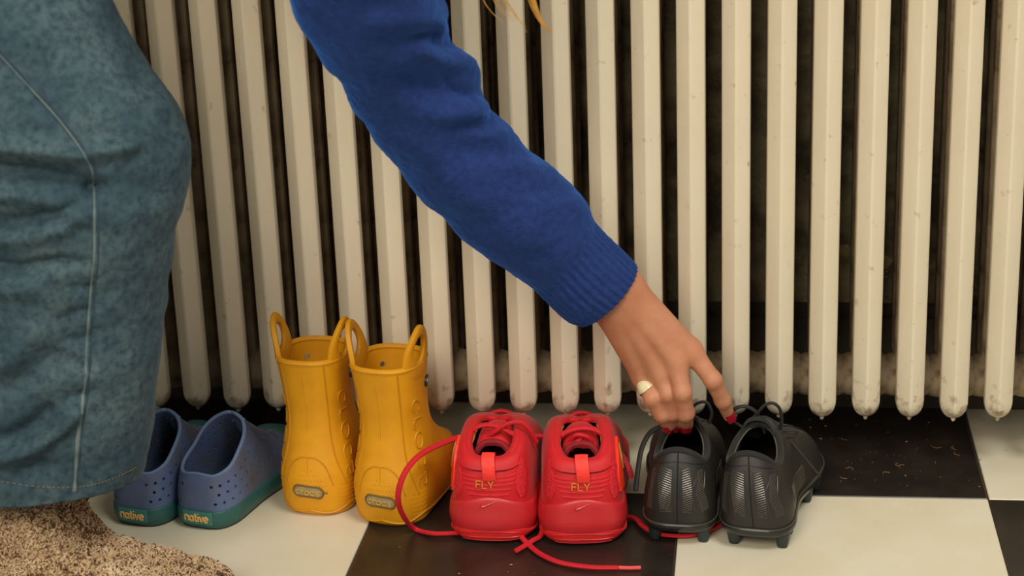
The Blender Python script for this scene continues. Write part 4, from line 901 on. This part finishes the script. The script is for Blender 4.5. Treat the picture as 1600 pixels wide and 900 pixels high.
P = apply_folds(P, folds); V = P.reshape(-1, 3); Nf = gnormals(P); Nf = (Nf if (Nf*(P-P.mean(1, keepdims=True))).sum() > 0 else -Nf).reshape(-1, 3); wgt = np.repeat(np.clip((np.arange(nS)/(nS-1)*17-3)/1.0, 0, 1), nT)
V = V+Nf*(wgt*(0.006*vnoise(V*[1, 1, 1.6], 28, 1)+0.0012*vnoise(V*[1, 1, 1.4], 75, 2)+0.0007*vnoise(V, 230, 3)))[:, None]+Nf*(0.0008*vnoise(V, 260, 9))[:, None]
P = V.reshape(nS, nT, 3); Pi = cc[:40, None]+(P[:40]-cc[:40, None])*0.90
slv = MB(); slv.add(*grid(P, False, True)); slv.add(*grid(Pi[::-1], False, True)); k1 = nS*nT; k2 = k1+39*nT
slv.F += [(j, k2+j, k2+(j+1) % nT, (j+1) % nT) for j in range(nT)]; slv.I += [0]*nT
def torso_sdf(P):
    d = seg(P, chest+[0.02, 0, 0.0], (hipR+hipL)/2+[0.10, 0, 0.06], 0.118, 0.130)
    for a, b, ra, rb in ((shoulder+[0, 0.02, 0.03], chest+[0, -0.05, 0], 0.060, 0.11), (shL, chest+[0, 0.05, 0], 0.075, 0.11), (shL, (-0.87, 0.0, 0.70), 0.07, 0.058), ((-0.87, 0.0, 0.70), (-1.04, -0.06, 0.53), 0.056, 0.045)): d = smin(d, seg(P, a, b, ra, rb), 0.05)
    return d+0.006*0
Vt, Ft = surface_nets(torso_sdf, (-1.25, -0.50, 0.30), (-0.30, 0.14, 1.08), 0.012); slv.add(Vt, Ft)
sw = on_person(slv.obj('sweater', 'wool', angle=180)); sw['label'] = 'fuzzy cobalt blue knitted sweater with ribbed cuff'

# --- jeans
def leg(edge, Yc, dxyz=(0, 0, 0), fold=True, seed=4):
    st_ = []
    for (x, y, nx, nz, a_) in edge:
        e_ = W(x, y, -0.29); n_ = nrm(npa((nx, 0, nz))); st_.append(np.concatenate([e_-n_*a_, n_, [a_]]))
    st_ = npa(st_); nS, nT = 210, 150; s_ = crv(st_, np.linspace(0, 1, nS)); th = np.arange(nT)*2*np.pi/nT; P = np.zeros((nS, nT, 3))
    for i in range(nS):
        c_, n_, a_ = s_[i, :3], nrm(s_[i, 3:6]), s_[i, 6]; P[i] = c_+np.outer(np.cos(th), n_*a_)+np.outer(-np.sin(th), npa((0, 1, 0))*a_*0.82)
        if i < 30: P[i, :, 2] += (1-i/30)*(0.016*np.clip(np.sin(th), -1, 1)-0.004+0.004*np.cos(2*th))
    P = P[:, :, :]
    N = -gnormals(P); N = N if ((N[100]*(P[100]-s_[100, :3])).sum() > 0) else -N
    V = P.reshape(-1, 3); Nf = N.reshape(-1, 3); D = 0.010*vnoise(V*[1, 1, 1.5], 13, seed)+0.004*vnoise(V*[0.8, 0.8, 1.6], 38, seed+1)+0.0012*vnoise(V, 120, seed+2)
    if fold:
        q = topx(V); fac = np.clip(-Nf[:, 1]*2+0.5, 0, 1)
        for pts, wd, amp in [([(-60, 215), (40, 232), (120, 243), (205, 228)], 13, 0.011), ([(-60, 262), (40, 272), (110, 280), (150, 300)], 15, -0.014), ([(-60, 300), (40, 305), (120, 330)], 16, 0.008), ([(-60, 345), (30, 350), (90, 335), (140, 310)], 13, -0.007), ([(-60, 385), (40, 372), (110, 352)], 14, 0.007), ([(-60, 410), (30, 420), (100, 408)], 10, -0.009), ([(-40, 450), (50, 448)], 18, 0.006),
                             ([(-60, 705), (10, 712), (55, 695), (90, 668), (115, 640)], 13, 0.013), ([(-60, 680), (10, 688), (45, 672), (75, 645)], 14, -0.010), ([(-40, 745), (30, 742), (70, 728)], 12, -0.008), ([(-60, 560), (10, 560), (60, 520)], 24, 0.007), ([(-60, 610), (20, 600), (80, 560)], 20, -0.006), ([(0, 85), (50, 140), (95, 190), (133, 246), (147, 300)], 5, -0.0025), ([(148, 310), (146, 400), (140, 500), (133, 600), (122, 690), (117, 770)], 5, -0.0025), ([(170, 300), (200, 285), (240, 300)], 22, -0.004), ([(230, 100), (250, 160), (262, 220)], 26, -0.003)]:
            d, t = poly_dist(q, pts); D += amp*np.exp(-(d/wd)**2)*fac
        for yy_ in range(320, 640, 42):                                # puckers along the outseam
            d, t = poly_dist(q, [(108, yy_+random.randint(-8, 8)), (143, yy_+random.randint(-6, 6))]); D += -0.0032*np.exp(-(d/7)**2)*fac
        for xx_ in (8, 36, 62, 92, 128, 152, 176, 198):                # roping along the hem
            d, t = poly_dist(q, [(xx_, 762), (xx_+4, 785)]); D += -0.0018*np.exp(-(d/6)**2)*fac
    V = V+Nf*D[:, None]+npa(dxyz); P = V.reshape(nS, nT, 3); c0 = s_[:30, None, :3]+npa(dxyz); Pi = c0+(P[:30]-c0)*[0.95, 0.95, 1.0]
    return P, Pi
edge = [(217, 748, 1, 0, 0.098), (224, 712, 1, 0, 0.098), (233, 640, 1, 0, 0.099), (242, 560, 1, 0.0, 0.100), (256, 470, 1, 0.0, 0.103), (272, 390, 1, 0.02, 0.107), (287, 315, 1, 0.08, 0.110), (291, 252, 0.97, 0.22, 0.110), (280, 200, 0.93, 0.37, 0.110), (255, 152, 0.88, 0.48, 0.110), (213, 85, 0.85, 0.53, 0.112), (155, 0, 0.83, 0.56, 0.116), (85, -105, 0.8, 0.6, 0.120), (0, -200, 0.72, 0.69, 0.125), (-110, -290, 0.66, 0.75, 0.132)]
je = MB(); leg_grids = {}
for nm, dx, fo, sd_ in (('R', (0, 0, 0), True, 4), ('L', (-0.24, 0.185, 0.0), False, 40)):
    Pj, Pij = leg(edge, -0.29, dx, fo, sd_); nS_, nT_ = Pj.shape[:2]; k0 = je.n; je.add(*grid(Pj, False, True)); k1 = je.n; je.add(*grid(Pij[::-1], False, True)); k2 = k1+29*nT_
    je.F += [(k0+j, k2+j, k2+(j+1) % nT_, k0+(j+1) % nT_) for j in range(nT_)]; je.I += [0]*nT_; leg_grids[nm] = Pj
def hips_sdf(P):
    d = seg(P, hipR+[0, -0.02, 0.02], hipL+[0, 0.02, 0.02], 0.135, 0.135); d = smin(d, seg(P, (hipR+hipL)/2, (hipR+hipL)/2+[0.08, 0, 0.05], 0.14, 0.14), 0.05)
    d = smin(d, seg(P, hipR, hipR+(kneeR-hipR)*0.55, 0.128, 0.112), 0.04); return smin(d, seg(P, hipL, hipL+(kneeL+npa((0.0, 0, 0.04))-hipL)*0.5, 0.128, 0.11), 0.04)
Vt, Ft = surface_nets(hips_sdf, (-1.35, -0.52, 0.35), (-0.72, 0.14, 1.02), 0.013); je.add(Vt, Ft)
jeans = on_person(je.obj('jeans', 'denim', angle=180)); jeans['label'] = 'wide-leg faded blue denim jeans'
bv = BVHTree.FromPolygons([tuple(v) for v in leg_grids['R'].reshape(-1, 3)], grid(leg_grids['R'], False, True)[1])
def on_leg(x, y, lift=0.0):
    d = Vector(ray(x, y)).normalized(); h = bv.ray_cast(Vector(CAM), d); 
    if h[0] is None: return None
    n_ = h[1] if h[1].dot(d) < 0 else -h[1]
    return npa(h[0])+npa(n_)*lift
def leg_line(name, pts, r, m_, lift, k=90, flat=0.6, dashed=False):
    q = crv(pts, np.linspace(0, 1, k)); A = [on_leg(x, y, lift) for x, y in q]; A = [a_ for a_ in A if a_ is not None]
    if dashed:
        mb_ = MB()
        for i in range(0, len(A)-3, 4): mb_.add(*tube(A[i:i+3], r, n=5))
        return on_person(mb_.obj(name, m_), jeans)
    return on_person(mesh_obj(name, *tube(A, r, n=6, flat=flat), m_), jeans)
seam = [(-230, -120), (-130, -40), (-40, 44), (0, 86), (50, 140), (95, 190), (130, 238), (145, 270), (148, 320), (148, 400), (143, 450), (138, 520), (133, 600), (123, 670), (119, 720), (116, 768)]
leg_line('outseam', seam, 0.0021, 'denim_pale', -0.0002, 140, 0.35)
leg_line('seam_dark_edge', [(x+6, y) for x, y in seam], 0.0015, 'denim_dark', -0.0004, 140, 0.5)  # darker denim strip along the right of the outseam
st_o = leg_line('hem_stitching', [(-30, 745), (0, 752), (60, 760), (110, 761), (150, 756), (185, 744), (214, 729)], 0.00032, 'thread_gold', 0.0003, 160, dashed=True); st_o['kind'] = 'stuff'

# --- slipper boots with curly pile
def slipper(dx, dy, n_pile, name='slipper'):
    # x from heel to toe: half width, top height
    xs = [-0.995, -0.985, -0.950, -0.900, -0.850, -0.815, -0.780, -0.745, -0.715, -0.698, -0.690]; hw = [0.012, 0.034, 0.046, 0.048, 0.049, 0.050, 0.051, 0.050, 0.042, 0.026, 0.008]; ht = [0.060, 0.115, 0.142, 0.145, 0.122, 0.070, 0.058, 0.048, 0.040, 0.032, 0.022]
    n, m = 90, 60; t = np.linspace(0, 1, n); X = crv(npa(xs)[:, None], t)[:, 0]; Hw = crv(npa(hw)[:, None], t)[:, 0]; Ht = crv(npa(ht)[:, None], t)[:, 0]; P = np.zeros((n, m, 3)); a = np.arange(m)*2*np.pi/m; p = 2.5
    for i in range(n):
        c, s = np.cos(a), np.sin(a); P[i, :, 0] = X[i]; P[i, :, 1] = -0.29+Hw[i]*np.sign(c)*np.abs(c)**(2/p); P[i, :, 2] = 0.008+(Ht[i]-0.008)*(0.5+0.5*np.sign(s)*np.abs(s)**(2/p))
    V = P.reshape(-1, 3); V = V+gnormals(P).reshape(-1, 3)*0+np.stack([0*V[:, 0], 0*V[:, 0], 0*V[:, 0]], 1)+npa((dx, dy, 0))
    bump_ = 0.006*vnoise(V, 55, 21)+0.004*vnoise(V, 140, 22); ctr = np.repeat(P.mean(1), m, 0)+npa((dx, dy, 0)); V = V+nrm(V-ctr)*bump_[:, None]; V[:, 2] = np.maximum(V[:, 2], 0.006)
    _, F = grid(P, False, True); F += [tuple(range(m)), tuple((n-1)*m+j for j in range(m-1, -1, -1))]
    o = on_person(mesh_obj(name, V, F, 'fleece', angle=180)); o['label'] = 'curly beige and brown fleece slipper'
    so_ = MB(); k = 60; q = np.linspace(0, 1, 40); R_ = [(x+dx, -0.29+dy-w_*0.95, 0) for x, w_ in zip(crv(npa(xs)[:, None], q)[:, 0], crv(npa(hw)[:, None], q)[:, 0])]+[(x+dx, -0.29+dy+w_*0.95, 0) for x, w_ in zip(crv(npa(xs)[:, None], q[::-1])[:, 0], crv(npa(hw)[:, None], q[::-1])[:, 0])]
    R_ = npa(R_); nn_ = len(R_); so_.add(np.vstack([R_+[0, 0, 0.0005], R_+[0, 0, 0.012]]), [(i, (i+1) % nn_, nn_+(i+1) % nn_, nn_+i) for i in range(nn_)]+[tuple(range(nn_-1, -1, -1)), tuple(range(nn_, 2*nn_))]); on_person(so_.obj('slipper_sole', 'slipper_sole'), o)
    if n_pile:
        fa = npa(V)[npa([f for f in F if len(f) == 4]).astype(int)]; ar = np.linalg.norm(np.cross(fa[:, 2]-fa[:, 0], fa[:, 3]-fa[:, 1]), axis=1); cenz = fa.mean(1)
        wgt_ = ar*((cenz[:, 1] < -0.24+dy) | (cenz[:, 2] > 0.05)); ch = RNG.choice(len(fa), n_pile, p=wgt_/wgt_.sum()); r1, r2 = RNG.random((2, n_pile, 1)); f_ = fa[ch]
        B = (f_[:, 0]*(1-r1)+f_[:, 1]*r1)*(1-r2)+(f_[:, 3]*(1-r1)+f_[:, 2]*r1)*r2; N_ = nrm(np.cross(f_[:, 1]-f_[:, 0], f_[:, 3]-f_[:, 0])); cc_ = npa((-0.85+dx, -0.29+dy, 0.05)); sg = np.where(((B-cc_)*N_).sum(1) < 0, -1, 1)[:, None]; N_ = N_*sg
        rd = RNG.normal(size=(n_pile, 3)); T1 = nrm(rd-N_*(rd*N_).sum(1, keepdims=True)); T2 = np.cross(N_, T1); L_ = RNG.uniform(0.0030, 0.0060, (n_pile, 1)); cu = RNG.uniform(0.6, 1.2, (n_pile, 1))
        pts = np.stack([B-N_*0.0008, B+N_*L_*0.45+T1*L_*0.25, B+N_*L_*0.75+T1*L_*0.75*cu, B+N_*L_*0.45+T1*L_*1.15*cu+T2*L_*0.3], 1)
        rad_ = npa([0.0009, 0.0009, 0.0008, 0.0004])
        VV = np.zeros((n_pile, 4, 3, 3))
        for j in range(3):
            an = 2*np.pi*j/3; VV[:, :, j] = pts+rad_[None, :, None]*(math.cos(an)*T2+math.sin(an)*(N_*0.7+T1*0.3))[:, None]
        base_ = np.arange(n_pile)[:, None]*12; qf = []
        for i in range(3):
            for j in range(3): qf.append(np.stack([i*3+j, i*3+(j+1) % 3, (i+1)*3+(j+1) % 3, (i+1)*3+j]) )
        FF = (base_[:, None, :]+npa(qf).astype(int)[None]).reshape(-1, 4)
        nz_ = 0.6*vnoise(B, 110, 31)+0.9*vnoise(B, 260, 32)+RNG.normal(size=n_pile)*0.12; idx_ = np.where(nz_ > 0.20, 2, np.where(nz_ > -0.02, 0, 1)); MI = np.repeat(idx_, 9)
        me = bpy.data.meshes.new('curly_pile'); VV = VV.reshape(-1, 3); me.vertices.add(len(VV)); me.vertices.foreach_set('co', VV.ravel()); me.loops.add(FF.size); me.loops.foreach_set('vertex_index', FF.ravel().astype(np.int32)); me.polygons.add(len(FF)); me.polygons.foreach_set('loop_start', np.arange(0, FF.size, 4, dtype=np.int32)); me.update(calc_edges=True)
        for m_ in ('fleece', 'fleece_light', 'fleece_dark'): me.materials.append(MATS[m_])
        me.polygons.foreach_set('material_index', MI.astype(np.int32)); me.polygons.foreach_set('use_smooth', np.ones(len(FF), bool)); me.update()
        po = bpy.data.objects.new('curly_pile', me); COL.objects.link(po); on_person(po, o); po['kind'] = 'stuff'
    return o
slipper(0, 0, 34000); slipper(-0.27, 0.185, 0)

# --- hair: a cap on the head and loose strands hanging into the picture
hm = MB()
def hair_sdf(P): return np.maximum(smin(np.linalg.norm((P-(head+npa((-0.02, 0, 0.035))))/npa((1.12, 1.0, 1.0)), axis=-1)-0.095, seg(P, head+[-0.06, 0, 0.04], head+[-0.02, -0.01, -0.10], 0.05, 0.03), 0.04), P[..., 0]-head[0]-0.075)
Vt, Ft = surface_nets(hair_sdf, head-0.19, head+0.19, 0.008); hm.add(Vt, Ft)
root_ = head+npa((-0.01, -0.06, -0.02))
for i in range(16):
    o_ = RNG.normal(size=3)*[0.010, 0.008, 0.004]; e_ = [(842, -10), (852, 25), (866, 46)] if i < 10 else [(770, -10), (800, 18), (812, 40)]
    o2 = RNG.normal(size=2)*[4 if i < 10 else 14, 3]
    pts = [root_+o_, root_+o_+[0.0, -0.01, -0.05]]+[W(x+o2[0]*(1-0.3*j), y+o2[1]*j, -0.20) for j, (x, y) in enumerate(e_)]
    if i < 10: pts = [root_+o_, root_+o_+[0.03, -0.01, -0.06], W(800+o2[0], -60, -0.20), W(826+o2[0], -18, -0.20), W(836+o2[0]*0.8, 12, -0.20), W(848+o2[0]*0.5, 36, -0.20), W(862, 52+o2[1], -0.20)]
    else: pts = [root_+o_, root_+o_+[0.02, -0.01, -0.06], W(756+o2[0], -60, -0.20), W(772+o2[0], -5, -0.20), W(786+o2[0], 18, -0.20), W(806+o2[0], 38+o2[1]*2, -0.20)]
    hm.add(*stube(pts, [0.0005, 0.0005, 0.0004, 0.0002], 40, n=5))
hr = on_person(hm.obj('hair', 'hair', angle=180)); hr['label'] = 'loose golden blond hair with hanging strands'
